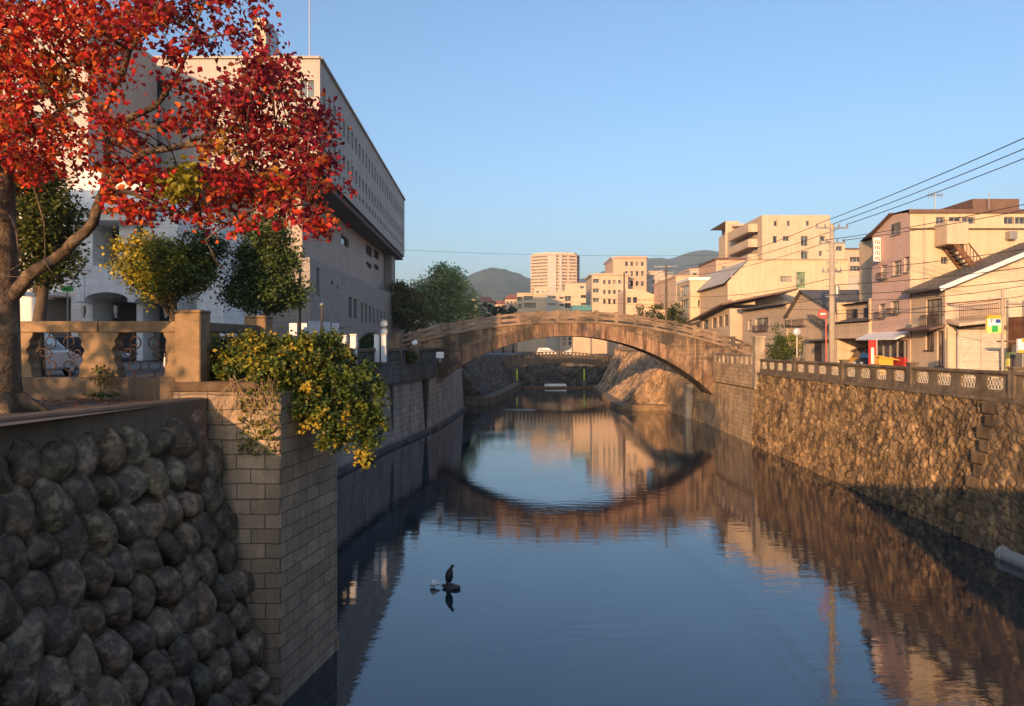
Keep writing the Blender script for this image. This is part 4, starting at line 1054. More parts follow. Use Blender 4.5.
mb = MB(); h2 = wpx(f2[1], f2[2], [(329, 332.5, 231, 240), (341, 349, 237, 246), (366, 372, 246, 256), (374, 379, 250, 259), (366, 372, 263, 268), (374, 379, 265, 270)])
h2b = wpx(f2[0], f2[1], [(192, 203, 178, 190)])
facade(mb, f2[0], f2[1], 16.4, zb-.6, h2b, .4); facade(mb, f2[1], f2[2], 16.4, zb-.6, h2, .4); facade(mb, f2[2], f2[3], 6, zb-.6, []); facade(mb, f2[3], f2[0], 6, zb-.6, [])
mb.build('middle_storeys', M['modern2'], t)
for h in h2+[]: window(t, f2[1], f2[2], h, .4, M['dframe'], M['glass'], 0)
for h in h2b: window(t, f2[0], f2[1], h, .4, M['dframe'], M['glass'], 1)
f3 = [(-66, 78), (-21.9, 78), (-22.3, 152), (-66, 152)]
mb = MB(); h3 = wpx(f3[1], f3[2], [(316.5, 319.5, 268, 296), (331, 333, 281, 285), (337, 338.5, 285, 289)]+[(x, x+w, y, y2) for x, w, y, y2 in ((349, 3, 297, 318), (354, 3, 299, 319), (361, 2.4, 303, 322), (365, 2.2, 304, 323), (369, 2, 306, 323), (373, 1.8, 308, 324), (377, 1.6, 309, 325), (380.5, 1.5, 311, 325), (384, 1.3, 312, 326), (388, 1.2, 313.5, 327), (391, 1.1, 314, 327), (394, 1, 316, 328), (398, .9, 317, 328), (401, .8, 318, 328))])
facade(mb, f3[0], f3[1], 5.9, 16.6, [], .4); facade(mb, f3[1], f3[2], 5.9, 16.6, h3, .5); facade(mb, f3[2], f3[3], 5.9, 16.6, []); facade(mb, f3[3], f3[0], 5.9, 16.6, [])
mb.add([(*p, 16.6) for p in f3], [(0, 1, 2, 3)]); mb.build('base_storeys', M['greystone'], t)
for h in h3: window(t, f3[1], f3[2], h, .5, M['dframe'], M['darkglass'], 0)
mb = MB(); mb.box(-26, -23.2, 139, 143, 6, zb-.6); mb.build('stair_tower', M['greystone'], t)
mb = MB(); x0, x1 = FX(254, 80), FX(266, 80); mb.box(x0, x1, 80, 84, ztop, FZ(18, 80)); mb.build('penthouse', M['cream2'], t)
mb = MB(); mb.box(x1+.02, FX(273, 82), 81, 84, ztop, FZ(30, 82)); mb.build('penthouse', M['metal'], t)
mb = MB(); mb.box(-66, FX(60, 90), 86, 100, ztop, ztop+5.5); mb.build('penthouse', M['modern'], t)
a = P(307, 58, 78); mb = MB(); mb.tube([(a.x, 79, ztop), (a.x, 79, 46.5)], .07, 6)
tag(mb.build('antenna_mast', M['metal'], None, (a.x, 79, ztop)), 'tall thin antenna mast on the front edge of the big hall roof', 'antenna')
mb = MB(); mb.tube([(-22.5, 103, ztop), (-22.5, 103, 40.8)], .05, 6); tag(mb.build('antenna_mast', M['metal'], None, (-22.5, 103, ztop)), 'short thin rod half way along the river side roof of the big hall', 'antenna')

# white hall with arches
t = thing('white_hall', (-26, 50, 6), 'white two storey hall with arches and a deep balcony behind the red tree', 'building')
def X48(px): return FX(px, 48)
def Z48(py): return FZ(py, 48)
mb = MB(); mb.box(-46, X48(200), 51, 60, 6, Z48(205)); mb.build('back_wall', M['white'], t)
mb = MB()
for a, b, zb_, zt in ((68, 90, 361, 200), (116.5, 133, 290, 205), (134, 140.5, 361, 290), (168, 176, 361, 212), (195, 222, 361, 275), (140.6, 167.9, 290, 215)):
    mb = MB(); mb.box(X48(a), X48(b), 48.3, 51, Z48(zb_), Z48(zt)); mb.build('pier', M['white'], t, bevel=.03)
def archband(xa, xb, zs, zc, ztp, y0, y1, m, nm):
    n = 14; arc = [(xa+(xb-xa)*i/n, zs+(zc-zs)*math.sin(math.pi*i/n)**.6) for i in range(n+1)]
    mb = MB()
    for i in range(n): mb.prism([arc[i], arc[i+1], (arc[i+1][0], ztp), (arc[i][0], ztp)], 'y', y0, y1)
    mb.build(nm, m, t)
archband(X48(92), X48(134), Z48(299), Z48(293), Z48(267), 47.2, 50.5, M['white'], 'balcony')
archband(X48(141), X48(168), Z48(302), Z48(296), Z48(269), 47.2, 50.5, M['white'], 'balcony')
for a, b in ((84, 91.9), (134.1, 140.9), (168.1, 174)):
    mb = MB(); mb.box(X48(a), X48(b), 47.15, 48.29, Z48(303), Z48(266)); mb.build('balcony_end', M['white'], t, bevel=.03)
mb = MB(); mb.box(X48(60), X48(152), 46.8, 52, Z48(213), Z48(204)); mb.box(X48(64), X48(148), 47.3, 52, Z48(222), Z48(213.1)); mb.build('cornice', M['white'], t, bevel=.03)
mb = MB(); mb.prism([(X48(58), Z48(204)), (X48(156), Z48(204)), (X48(135), Z48(176)), (X48(75), Z48(166))], 'y', 48.5, 56); mb.build('roof', M['white'], t, bevel=.04)
for a, b, c, e in ((90.5, 98, 226, 268), (99, 116.5, 226, 268)):
    mb = MB(); mb.box(X48(a), X48(b), 50.7, 50.95, Z48(e), Z48(c)); w = mb.build('window', M['dframe'] if a < 95 else M['cap'], t); mb = MB(); mb.box(X48(a+1), X48(b-1), 50.66, 50.69, Z48(e-2), Z48(c+2)); mb.build('pane', M['glass_l'], w)
mb = MB()
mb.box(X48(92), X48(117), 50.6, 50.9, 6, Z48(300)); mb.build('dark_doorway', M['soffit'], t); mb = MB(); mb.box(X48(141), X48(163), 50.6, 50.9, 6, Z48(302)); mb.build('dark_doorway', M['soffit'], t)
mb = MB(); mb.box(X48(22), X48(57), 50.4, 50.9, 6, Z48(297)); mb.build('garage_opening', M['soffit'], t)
mb = MB(); mb.prism([(47.6, Z48(292)), (51, Z48(289)), (51, Z48(295)), (47.6, Z48(296))], 'x', X48(18), X48(60)); mb.build('awning', M['white'], t)
mb = MB(); mb.box(X48(-40), X48(58), 50.7, 51, Z48(235), Z48(205)); mb.build('upper_wall', M['white'], t)
for a in (86.5, 118.5, 168):
    mb = MB(); mb.box(X48(a), X48(a+3), 47.4, 47.6, Z48(314), Z48(306)); mb.box(X48(a)+.03, X48(a+3)-.03, 47.45, 47.55, Z48(318), Z48(314)); mb.build('wall_lamp', M['metal'], t)
# white apartment block far left behind the tree
t = building('apartment_building', 'pale block with balconies mostly hidden behind the left part of the red crown', rect(-62, -36.5, 62, 74), 5.9, 36, M['modern'],
   {0: wpx((-62, 62), (-36.5, 62), [(60, 74, 112, 130), (60, 74, 78, 92), (34, 48, 112, 130), (10, 24, 80, 95)])})
# unseen block added off to the left, shading the white hall and bridge
building('office_block', 'unseen plain block added left of the picture to shade the hall and bridge', rect(-44, -21, 14, 26), 5.5, 21, M['modern2'],
   {1: [(u, u+1.6, z, z+1.5) for u in (1, 4, 7, 9.5) for z in (8, 12, 16)]})

# ================================================================== RIGHT BUILDINGS
FXR = 24.0
def gable_x(mb, x0, x1, ya, yb, ze, yp, zp, over=.25, th=.14):   # roof ridge along x, gable to the river
    for (y0, z0, y1, z1) in ((ya-over, ze-(zp-ze)*over/(yp-ya), yp, zp), (yb+over, ze-(zp-ze)*over/(yb-yp), yp, zp)):
        mb.add([(x0-over, y0, z0), (x1+over, y0, z0), (x1+over, y1, z1), (x0-over, y1, z1), (x0-over, y0, z0+th), (x1+over, y0, z0+th), (x1+over, y1, z1+th), (x0-over, y1, z1+th)],
               [(0, 1, 2, 3), (4, 7, 6, 5), (0, 4, 5, 1), (1, 5, 6, 2), (2, 6, 7, 3), (3, 7, 4, 0)])
def L24(lst): return wpx((FXR, 200), (FXR, 0), lst)
def on_left(x, y0, y1, lst):    # windows on the river side face, whose edge runs from (x,y1) to (x,y0)
    return wpx((x, y1), (x, y0), lst)

# 1 corner building: pink river side, cream flank
t = thing('corner_building', (30, 46, 5.2), 'four storey building with a pink tiled front and a cream flank at the right', 'building')
A0, A1 = 43.4, 48.0; xr = 52
mb = MB()
wl = on_left(FXR, A0, A1, [(892, 901, 223, 234, 1), (881, 887, 265, 279, 1, 1), (893, 901, 261, 275, 1), (904, 909, 257, 272, 0), (879, 885, 304, 318, 1, 1), (891, 899, 301, 314, 1, 1)])
facade(mb, (FXR, A1), (FXR, A0), 5.2, 14.3, [h for h in wl if h[3] < 14.2], .15)
hp = [h for h in wl if h[3] >= 14.2]
mb.add([(FXR, A1, 14.3), (FXR, A0, 14.3), (FXR, A0, 15.05), (FXR, 45.3, 15.3), (FXR, A1, 14.31)], [(0, 1, 2, 3, 4)])
mb.build('front_wall', M['pink'], t)
for h in wl: 
    window(t, (FXR, A1), (FXR, A0), h, .15 if h[3] < 14.2 else -.02, M['frame'], M['glass_l'] if h[1]-h[0] > .5 else M['glass'], int(h[4]) if len(h) > 4 else 1, sill=True, rail=len(h) > 5)
mb = MB(); wf = wpx((FXR, A0), (xr, A0), [(936, 945, 217, 224), (949, 961, 217, 224), (962, 975, 217, 224), (941, 948, 257, 264), (1004, 1014, 217, 224), (1015, 1026, 217, 224)])
facade(mb, (FXR, A0), (xr, A0), 5.2, 15.05, wf, .15); facade(mb, (xr, A0), (xr, A1+8), 5.2, 15.05, []); facade(mb, (xr, A1+8), (FXR+3, A1+8), 5.2, 15, []); facade(mb, (FXR+3, A1+8), (FXR+3, A1), 5.2, 15, []); facade(mb, (FXR+3, A1), (FXR, A1), 5.2, 14.3, [])
mb.build('flank_wall', M['cream'], t)
for h in wf: window(t, (FXR, A0), (xr, A0), h, .15, M['frame'], M['glass'], 1)
mb = MB(); mb.add([(FXR-.15, A0-.15, 15.0), (xr, A0-.15, 15.0), (xr, A1+8, 15.1), (FXR+3, A1+8, 15.1), (FXR-.15, 45.3, 15.32), (FXR-.15, A0-.15, 15.22), (xr, A0-.15, 15.24)], [(0, 1, 6, 5), (5, 6, 2, 3, 4)])
mb.bar((FXR-.1, 45.3, 15.34), (FXR-.1, A1+.1, 14.35), .3, .1); mb.build('roof', M['roofbrown'], t)
mb = MB(); mb.bar((FXR-.05, A0-.06, FZ(229, A0)), (xr, A0-.06, FZ(229, A0)), .12, .07); mb.build('trim', M['dframe'], t)
mb = MB(); mb.box(FX(958, 47), FX(1003, 47), 45.5, 50, 15.1, FZ(203.5, 47)); mb.build('rooftop_hut', M['roofbrown'], t)
mb = MB(); mb.prism([(FXR-.9, FZ(340, 45.7)), (FXR, FZ(335, 45.7)), (FXR, FZ(332, 45.7)), (FXR-.9, FZ(338.5, 45.7))], 'y', A0, A1+.4); mb.build('awning', M['whitepaint'], t)
mb = MB(); mb.box(FXR-.03, FXR-.003, A0+.3, A1-.3, 5.2, 7.35); mb.build('shop_front', M['glass'], t)
mb = MB(); mb.box(FXR-.2, FXR-.035, A0+.3, A0+2.2, 5.2, 6.3); mb.build('shop_counter', M['red'], t)
for i in range(5):
    y = A0+.5+i*.85; mb = MB(); mb.box(FXR-.09, FXR-.032, y-.05, y+.05, 6.31, 7.3); mb.build('shop_mullion', M['frame'], t)
# outside stair box and stair
mb = MB(); mb.box(FX(934, A0), FX(955, A0), A0-1.3, A0-.003, FZ(247, A0), FZ(225, A0)); mb.build('stair_landing', M['cream2'], t, bevel=.02)
mb = MB()
pa, pb = P(950, 238, A0-1.2), P(986, 283, A0-1.2)
for y in (A0-1.25, A0-.15):
    mb.bar((pa.x, y, pa.z), (pb.x, y, pb.z), .06, .3); mb.bar((pa.x, y, pa.z+1.0), (pb.x, y, pb.z+1.0), .05, .06)
for i in range(12):
    s = i/11; x = pa.x+(pb.x-pa.x)*s; z = pa.z+(pb.z-pa.z)*s; mb.box(x-.12, x+.14, A0-1.22, A0-.18, z, z+.04); mb.bar((x, A0-1.25, z), (x, A0-1.25, z+1), .03, .03)
mb.build('outside_stair', M['rust'], t)
mb = MB(); mb.box(FX(1005, A0), FX(1012, A0), A0-.5, A0-.01, FZ(240, A0), FZ(232, A0)); mb.build('air_conditioner', M['metal'], t, bevel=.02)
mb = MB(); mb.tube([(FX(924, A0), A0-.07, 5.3), (FX(924, A0), A0-.07, 14.9)], .04, 6); mb.tube([(FX(960, A0), A0-.06, FZ(229, A0)), (FX(960, A0), A0-.06, 15)], .03, 6); mb.build('drain_pipe', M['frame'], t)
# vertical shop sign
t2 = thing('shop_sign', (FXR-.3, 46.8, 12), 'upright white sign with red lettering on the far corner of the pink building', 'sign')
mb = MB(); mb.box(FXR-.5, FXR-.04, 46.75, 46.9, FZ(262, 47), FZ(238, 47)); mb.build('board', M['whitepaint'], t2, bevel=.02)
def text(s, size, m, parent, loc, rot, ext=.004, name='lettering', al='CENTER'):
    cu = bpy.data.curves.new(name, 'FONT'); cu.body = s; cu.size = size; cu.align_x = al; cu.align_y = 'CENTER'; cu.extrude = ext
    tmp = bpy.data.objects.new(name, cu); me = bpy.data.meshes.new_from_object(tmp); bpy.data.objects.remove(tmp)
    me.materials.clear(); me.materials.append(m); me.color_attributes.new('Col', 'FLOAT_COLOR', 'CORNER').data.foreach_set('color', [1.0]*(4*len(me.loops)))
    o = bpy.data.objects.new(name, me); C.objects.link(o); org = ORG[parent.name] if parent is not None else Vector()
    o.parent = parent; o.location = Vector(loc)-org; o.rotation_euler = rot; ORG[o.name] = org; return o
mb = MB()
for k in range(4):
    z = FZ(241+5.4*k, 47); x = FXR-.27
    mb = MB(); mb.box(x-.16, x+.16, 46.735, 46.748, z-.05, z-.01); mb.box(x-.02, x+.02, 46.735, 46.748, z-.24, z-.05); mb.box(x-.16, x-.1, 46.735, 46.748, z-.2, z-.08); mb.box(x+.08, x+.14, 46.735, 46.748, z-.24, z-.1); mb.build('lettering', M['red'], t2)

# 2 old house with shutters (P sign): ridge along the river, its gable end towards the viewer
t = thing('old_house', (29, 41.5, 5.2), 'old shop house with dark tile roof, balcony and steel shutters at the far right', 'house')
h0, h1, xr2 = 39.9, 43.2, 36.0
ze, xm_ = 10.35, 30.5
def rz(x): return ze+(x-FXR)*.41 if x < xm_ else ze+(xm_-FXR)*.41-(x-xm_)*.41
mb = MB(); wl2 = on_left(FXR, h0, h1, [(926, 942, 299, 327, 2), (925.5, 934, 332, 350, 1), (937, 943.5, 331, 366, 1)])
facade(mb, (FXR, h1), (FXR, h0), 5.2, ze, wl2, .14); mb.build('river_wall', M['cream2'], t)
for h in wl2: window(t, (FXR, h1), (FXR, h0), h, .14, M['dframe'], M['glass_l'], int(h[4]), sill=True, rail=h[3] > 9)
mb = MB(); facade(mb, (FXR, h0), (xr2, h0), 5.2, ze, []); mb.add([(FXR, h0, ze), (xr2, h0, ze), (xr2, h0, rz(xr2)), (xm_, h0, rz(xm_))], [(0, 1, 2, 3)])
facade(mb, (xr2, h0), (xr2, h1), 5.2, ze-.2, []); facade(mb, (xr2, h1), (FXR, h1), 5.2, ze, []); mb.build('gable_wall', M['peach'], t)
mb = MB()
for (xa, xb) in ((FXR-.6, xm_), (xr2+.5, xm_)):
    ya, yb = h0-.55, h1+.1
    mb.add([(xa, ya, rz(xa)), (xa, yb, rz(xa)), (xb, yb, rz(xb)), (xb, ya, rz(xb)), (xa, ya, rz(xa)+.16), (xa, yb, rz(xa)+.16), (xb, yb, rz(xb)+.16), (xb, ya, rz(xb)+.16)], [(0, 1, 2, 3), (4, 7, 6, 5), (0, 4, 5, 1), (1, 5, 6, 2), (2, 6, 7, 3), (3, 7, 4, 0)])
mb.build('roof', M['roof'], t)
mb = MB(); mb.bar((FXR-.62, h0-.58, rz(FXR-.6)+.02), (xm_, h0-.58, rz(xm_)+.02), .05, .24); mb.build('bargeboard', M['whitepaint'], t)
mb = MB(); mb.prism([(FXR-.9, FZ(331, 41.5)), (FXR-.01, FZ(327.5, 41.5)), (FXR-.01, FZ(325, 41.5)), (FXR-.95, FZ(329.5, 41.5))], 'y', h0-.1, h1); mb.build('eave', M['roofbrown'], t)
def G(px): return FX(px, h0)
mb = MB(); mb.add([(G(945.5), h0-1.25, FZ(327, h0)), (G(990), h0-1.25, FZ(322, h0)), (G(990), h0-.01, FZ(320, h0)), (G(945.5), h0-.01, FZ(323, h0)), (G(945.5), h0-1.25, FZ(324, h0)), (G(990), h0-1.25, FZ(319, h0)), (G(990), h0-.01, FZ(316.5, h0)), (G(945.5), h0-.01, FZ(319, h0))], [(0, 3, 2, 1), (4, 5, 6, 7), (0, 1, 5, 4), (1, 2, 6, 5), (2, 3, 7, 6), (3, 0, 4, 7)]); mb.build('canopy', M['cream2'], t, bevel=.01)
mb = MB(); a, b = Vector((G(947), h0-1.15, FZ(321, h0))), Vector((G(990), h0-1.15, FZ(317, h0))); up = Vector((0, 0, .95))
mb.bar(a+up, b+up, .05, .06); mb.bar(a+up*.15, b+up*.15, .03, .03); mb.bar(a+up, a+up+Vector((0, 1.15, 0)), .05, .06)
for i in range(23): q = a.lerp(b, i/22); mb.bar(q, q+up, .022, .022)
mb.build('balcony_rail', M['rust'], t)
for pa, pb in ((957.5, 979.5), (980.5, 1004)):
    mb = MB(); mb.box(G(pa), G(pb), h0-.06, h0-.004, 5.2, FZ(329, h0)); mb.build('shutter', M['shutter'], t)
mb = MB(); mb.box(G(956), G(1005), h0-.3, h0-.003, FZ(328.9, h0), FZ(325.5, h0)); mb.build('shutter_box', M['cap'], t)
mb = MB(); mb.box(G(946), G(953), h0-.16, h0-.002, 5.2, FZ(327, h0)); mb.build('pilaster', M['cream'], t)
mb = MB(); mb.tube([(G(950), h0-.25, FZ(326, h0)), (G(955), h0-.25, FZ(330, h0)), (G(955.5), h0-.2, FZ(336, h0)), (G(955.5), h0-.2, 5.2)], .05, 6); mb.build('drain_pipe', M['metal'], t)
mb = MB(); mb.box(FXR-.5, FXR-.01, 42.3, 43.0, FZ(331, 42), FZ(324, 42)); mb.build('air_conditioner', M['metal'], t, bevel=.02)
mb = MB(); mb.box(G(1006), G(1007.5), h0-.1, h0-.02, 5.2, FZ(300, h0)); mb.box(G(1022), G(1023.5), h0-.1, h0-.02, 5.2, FZ(300, h0)); mb.bar((G(1006), h0-.06, FZ(304, h0)), (G(1023), h0-.06, FZ(304, h0)), .06, .06); mb.build('frame_post', M['metal'], t)
t = thing('lean_to', (28, 38, 5.2), 'rusty corrugated tin shed beside the shuttered shop at the right edge', 'shed')
mb = MB(); mb.box(G(1007), G(1060), 37.6, h0-.12, 5.2, FZ(316, 38)); mb.build('wall', M['rust'], t); mb = MB(); mb.box(FX(1004, 37), FX(1060, 37), 36.9, 37.58, FZ(342, 37), FZ(340.5, 37)); mb.build('eave', M['roofbrown'], t)
mb = MB(); mb.box(FX(1012, 37.5), FX(1022, 37.5), 37.5, 37.59, 5.2, FZ(344, 37.5)); mb.build('doorway', M['soffit'], t)

# parking sign on its pole
t = thing('parking_sign', (19.2, 28.6, 5.2), 'yellow and white parking sign with a P and a green panel on a thin pole', 'sign')
mb = MB(); mb.tube([(19.55, 28.7, 5.2), (19.55, 28.7, 9.3)], .05, 8); mb.build('pole', M['pole'], t)
xa, xb = FX(985.5, 28.6), FX(1000, 28.6); za, zb2 = FZ(333, 28.6), FZ(315.5, 28.6)
mb = MB(); mb.box(xa, xb, 28.5, 28.62, za, zb2-.12); mb.build('board', M['yellow2'], t, bevel=.01)
mb = MB(); mb.box(xa+.02, xb-.02, 28.49, 28.61, zb2-.118, zb2+.02); mb.build('top_board', M['yellow'], t, bevel=.01)
mb = MB(); mb.box(xa+.04, xb-.04, 28.488, 28.497, za+.26, zb2-.14); mb.build('white_field', M['whitepaint'], t)
mb = MB(); mb.box(xa+.32, xb-.05, 28.48, 28.487, zb2-.3, zb2-.15); mb.build('blue_patch', M['blue'], t)
mb = MB(); mb.box(xa+.18, xb-.16, 28.48, 28.497, za+.04, za+.3); mb.build('green_patch', M['green'], t)
text('P', .26, M['blue'], t, (xa+.18, 28.482, zb2-.24), (R(90), 0, 0))
# small signs at the right edge
t = thing('shop_sign', (21, 30, 5.2), 'small yellow and white signboard at the right edge of the photo', 'sign')
q = P(1018, 345, 29.5); mb = MB(); mb.box(q.x, q.x+.5, 29.5, 29.6, q.z-.32, q.z+.25); mb.build('board', M['whitepaint'], t); mb = MB(); mb.box(q.x-.005, q.x+.505, 29.48, 29.49, q.z-.32, q.z-.2); mb.box(q.x+.15, q.x+.505, 29.48, 29.49, q.z+.12, q.z+.25); mb.build('stripe', M['yellow'], t)
mb = MB(); mb.tube([(q.x+.3, 29.65, 5.2), (q.x+.3, 29.65, q.z+.3)], .03, 6); mb.build('pole', M['metal'], t)
t = thing('lightbox_sign', (22, 31, 5.2), 'small dark upright sign box with white, red and green edge by the tin shed', 'sign')
q = P(1010, 359, 31); mb = MB(); mb.box(q.x-.02, q.x+.24, 31, 31.2, 5.2, q.z+.28); mb.build('case', M['dframe'], t); mb = MB(); mb.box(q.x-.06, q.x-.02, 30.98, 31.2, 5.6, q.z+.28); mb.box(q.x-.02, q.x+.24, 30.97, 30.995, q.z+.2, q.z+.28); mb.build('edge', M['yellow2'], t)

# vending machines, banner
t = thing('banner_flag', (22.6, 46.9, 5.2), 'narrow red banner standing before the pink shop', 'banner')
q = P(873, 349, 44.8); mb = MB(); mb.box(q.x-.28, q.x+.22, 44.8, 44.83, 5.5, 7.35); mb.build('cloth', M['red'], t); mb = MB(); mb.tube([(q.x+.25, 44.82, 5.2), (q.x+.25, 44.82, 7.5)], .02, 6); mb.build('pole', M['whitepaint'], t)
mb = MB()
mb.box(q.x-.12, q.x+.06, 44.785, 44.797, 5.9, 6.9)
mb.build('lettering', M['whitepaint'], t)
t = thing('vending_stand', (22.9, 44.6, 5.2), 'low yellow display stand beside the red banner', 'stand')
q = P(884, 357, 44.4); mb = MB(); mb.box(q.x-.4, q.x+.5, 44.2, 44.8, 5.2, 6.3); mb.build('body', M['yellow'], t, bevel=.05); mb = MB(); mb.prism([(q.x-.42, 6.3), (q.x+.8, 6.1), (q.x+.8, 6.16), (q.x-.42, 6.42)], 'y', 44.1, 44.8); mb.build('canopy', M['yellow'], t)

# 3 garage between the houses
t = thing('garage', (27, 50.7, 5.2), 'open garage with a tan board over its dark parking bay', 'garage')
g0, g1 = 48.3, 53.3
mb = MB(); mb.box(FXR, 34, g0, g0+.2, 5.2, 10.2); mb.box(FXR, 34, g1-.2, g1, 5.2, 10.2); mb.box(32, 32.2, g0+.2, g1-.2, 5.2, 10.2); mb.build('wall', M['ochrewall'], t)
mb = MB(); mb.box(FXR-.15, FXR+.15, g0-.2, g1+.2, FZ(338.5, 51), FZ(323.5, 51)); mb.build('board', M['ochrewall'], t, bevel=.02)
mb = MB(); mb.box(FXR+.6, FXR+.8, g0+.2, g1-.2, FZ(323.5, 51)+.02, FZ(303, 51)); w = mb.build('upper_wall', M['cream2'], t)
for a, b in ((847, 858), (864, 871)):
    ua, Ya = px2u((FXR+.6, 60), (FXR+.6, 40), a); ub, Yb = px2u((FXR+.6, 60), (FXR+.6, 40), b)
    mb = MB(); mb.box(FXR+.56, FXR+.597, Yb, Ya, FZ(318, 51), FZ(308.5, 51)); ww_ = mb.build('window', M['dframe'], t); mb = MB(); mb.box(FXR+.545, FXR+.557, Yb+.08, Ya-.08, FZ(317.4, 51), FZ(309.2, 51)); mb.build('pane', M['glass'], ww_)
mb = MB(); mb.add([(FXR-.3, g0-.3, FZ(323.5, 51)+.1), (FXR-.3, g1+.3, FZ(323.5, 51)+.1), (FXR+.6, g1+.3, FZ(320, 51)+.12), (FXR+.6, g0-.3, FZ(320, 51)+.12)], [(0, 1, 2, 3)])
mb.add([(FXR+.2, g0-.2, FZ(303, 51)), (FXR+.2, g1+.6, FZ(303, 51)), (34.2, g1+.6, FZ(288, 53)), (34.2, g0-.2, FZ(288, 53))], [(0, 3, 2, 1)]); mb.box(FXR+.6, 34, g0, g1, 10.0, 10.1); mb.build('roof', M['roof'], t)

# 4 gabled house
t = thing('gable_house', (27, 58, 5.2), 'tan gabled house with wide upstairs windows left of the tall utility pole', 'house')
k0, k1 = 53.5, 62.6; yp = 59.4; zp = 11.5; ze = 9.6
mb = MB(); wg = on_left(FXR, k0, k1, [(788.5, 793, 312, 326, 1), (796, 805.5, 311, 326, 1), (799, 805.5, 341, 359, 1)])
facade(mb, (FXR, k1), (FXR, k0), 5.2, ze, wg, .15); zr = zp-(yp-k0)*(zp-ze)/(k1-yp)
mb.add([(FXR, k1, ze), (FXR, k0, ze), (FXR, k0, max(ze, zr)), (FXR, yp, zp)], [(0, 1, 2, 3)] if zr > ze else [(0, 1, 3)])
facade(mb, (FXR, k0), (34, k0), 5.2, ze, []); facade(mb, (34, k0), (34, k1), 5.2, ze, []); facade(mb, (34, k1), (FXR, k1), 5.2, ze, [])
mb.build('wall', M['ochrewall'], t)
for h in wg: window(t, (FXR, k1), (FXR, k0), h, .15, M['frame'], M['glass_l'], 1, sill=True, rail=h[3] > 8.5)
mb = MB(); gable_x(mb, FXR, 34, k0, k1, ze, yp, zp, .3); mb.build('roof', M['roof'], t)
mb = MB(); mb.box(FXR-.5, FXR-.003, 53.6, 58.0, FZ(341, 57), FZ(341, 57)+.12); mb.prism([(53.4, FZ(331, 54)), (57.2, FZ(316, 57)), (57.2, FZ(314.5, 57)), (53.3, FZ(329, 54))], 'x', FXR-.6, FXR-.01); mb.build('eave', M['roof'], t)
mb = MB(); ua, Ya = px2u((FXR, 60), (FXR, 40), 815); ub, Yb = px2u((FXR, 60), (FXR, 40), 822); mb.box(FXR-.05, FXR-.003, Yb, Ya, 5.2, FZ(339, 55)); mb.build('door', M['dframe'], t)
mb = MB(); mb.box(FXR-.04, FXR-.003, 57.2, 57.6, 6.4, 6.8); mb.build('meter_box', M['metal'], t)

# 5 cream house with grey roof next to the bridge end
k0, k1 = 62.9, 75
mb = MB(); t = thing('house', (27, 69, 5.2), 'cream house with a grey lean roof right behind the end of the arch bridge', 'house')
wg = on_left(FXR, k0, k1, [(755, 768, 318, 331, 1, 1), (748, 752, 320, 330, 0), (739, 745, 340, 352, 0)])
facade(mb, (FXR, k1), (FXR, k0), 5.2, FZ(305, 66), wg, .15); facade(mb, (FXR, k0), (34, k0), 5.2, FZ(305, 66), []); facade(mb, (34, k0), (34, k1), 5.2, 10, []); facade(mb, (34, k1), (FXR, k1), 5.2, 10, []); mb.build('wall', M['cream2'], t)
for h in wg: window(t, (FXR, k1), (FXR, k0), h, .15, M['frame'], M['glass_l'], 1, sill=True, rail=len(h) > 5)
zz = FZ(305, 66); mb = MB(); mb.prism([(FXR-.5, zz-.1), (34, zz+1.3), (34, zz+1.45), (FXR-.5, zz+.06)], 'y', k0-.3, k1+.3); mb.build('roof', M['roof'], t)
mb = MB(); mb.box(FXR-.03, FXR-.002, k0+.1, k1-.1, 7.0, 7.12); mb.build('trim', M['dframe'], t)
# white pillar house left of it with brown roofs
t = thing('house', (25, 82, 5.2), 'low house with stepped brown tin roofs and dark windows behind the bridge parapet', 'house')
k0, k1 = 76, 88; xx = 23.0
mb = MB(); wg = on_left(xx, k0, k1, [(703, 708, 320, 329, 0), (712, 716, 318, 328, 0), (718, 722, 316, 327, 0), (724, 728, 315, 326, 0)])
facade(mb, (xx, k1), (xx, k0), 5.2, 11.0, wg, .2); facade(mb, (xx, k0), (33, k0), 5.2, 11, []); facade(mb, (33, k0), (33, k1), 5.2, 11, []); facade(mb, (33, k1), (xx, k1), 5.2, 11, []); mb.build('wall', M['cream2'], t)
for h in wg: window(t, (xx, k1), (xx, k0), h, .2, M['dframe'], M['glass'], 0)
mb = MB(); mb.add([(xx-1, k1+3, 9.8), (xx-1, k0-.5, 11.3), (30, k0-.5, 12.9), (30, k1+3, 12.2), (xx-1, k1+3, 10.0), (xx-1, k0-.5, 11.5), (30, k0-.5, 13.1), (30, k1+3, 12.4)], [(0, 1, 2, 3), (4, 7, 6, 5), (0, 4, 5, 1), (1, 5, 6, 2), (2, 6, 7, 3), (3, 7, 4, 0)]); mb.build('roof', M['roofbrown'], t)
mb = MB(); mb.box(xx+.5, xx+3, k0+1, k0+5, 12.0, FZ(305, 78)); mb.build('upper_room', M['ochrewall'], t)
mb = MB(); mb.add([(xx, k0+.5, FZ(306, 78)), (xx, k0+6, FZ(309, 80)), (xx+5, k0+6, FZ(302, 80)), (xx+5, k0+.5, FZ(298, 78))], [(0, 3, 2, 1)]); mb.build('upper_roof', M['roof'], t)
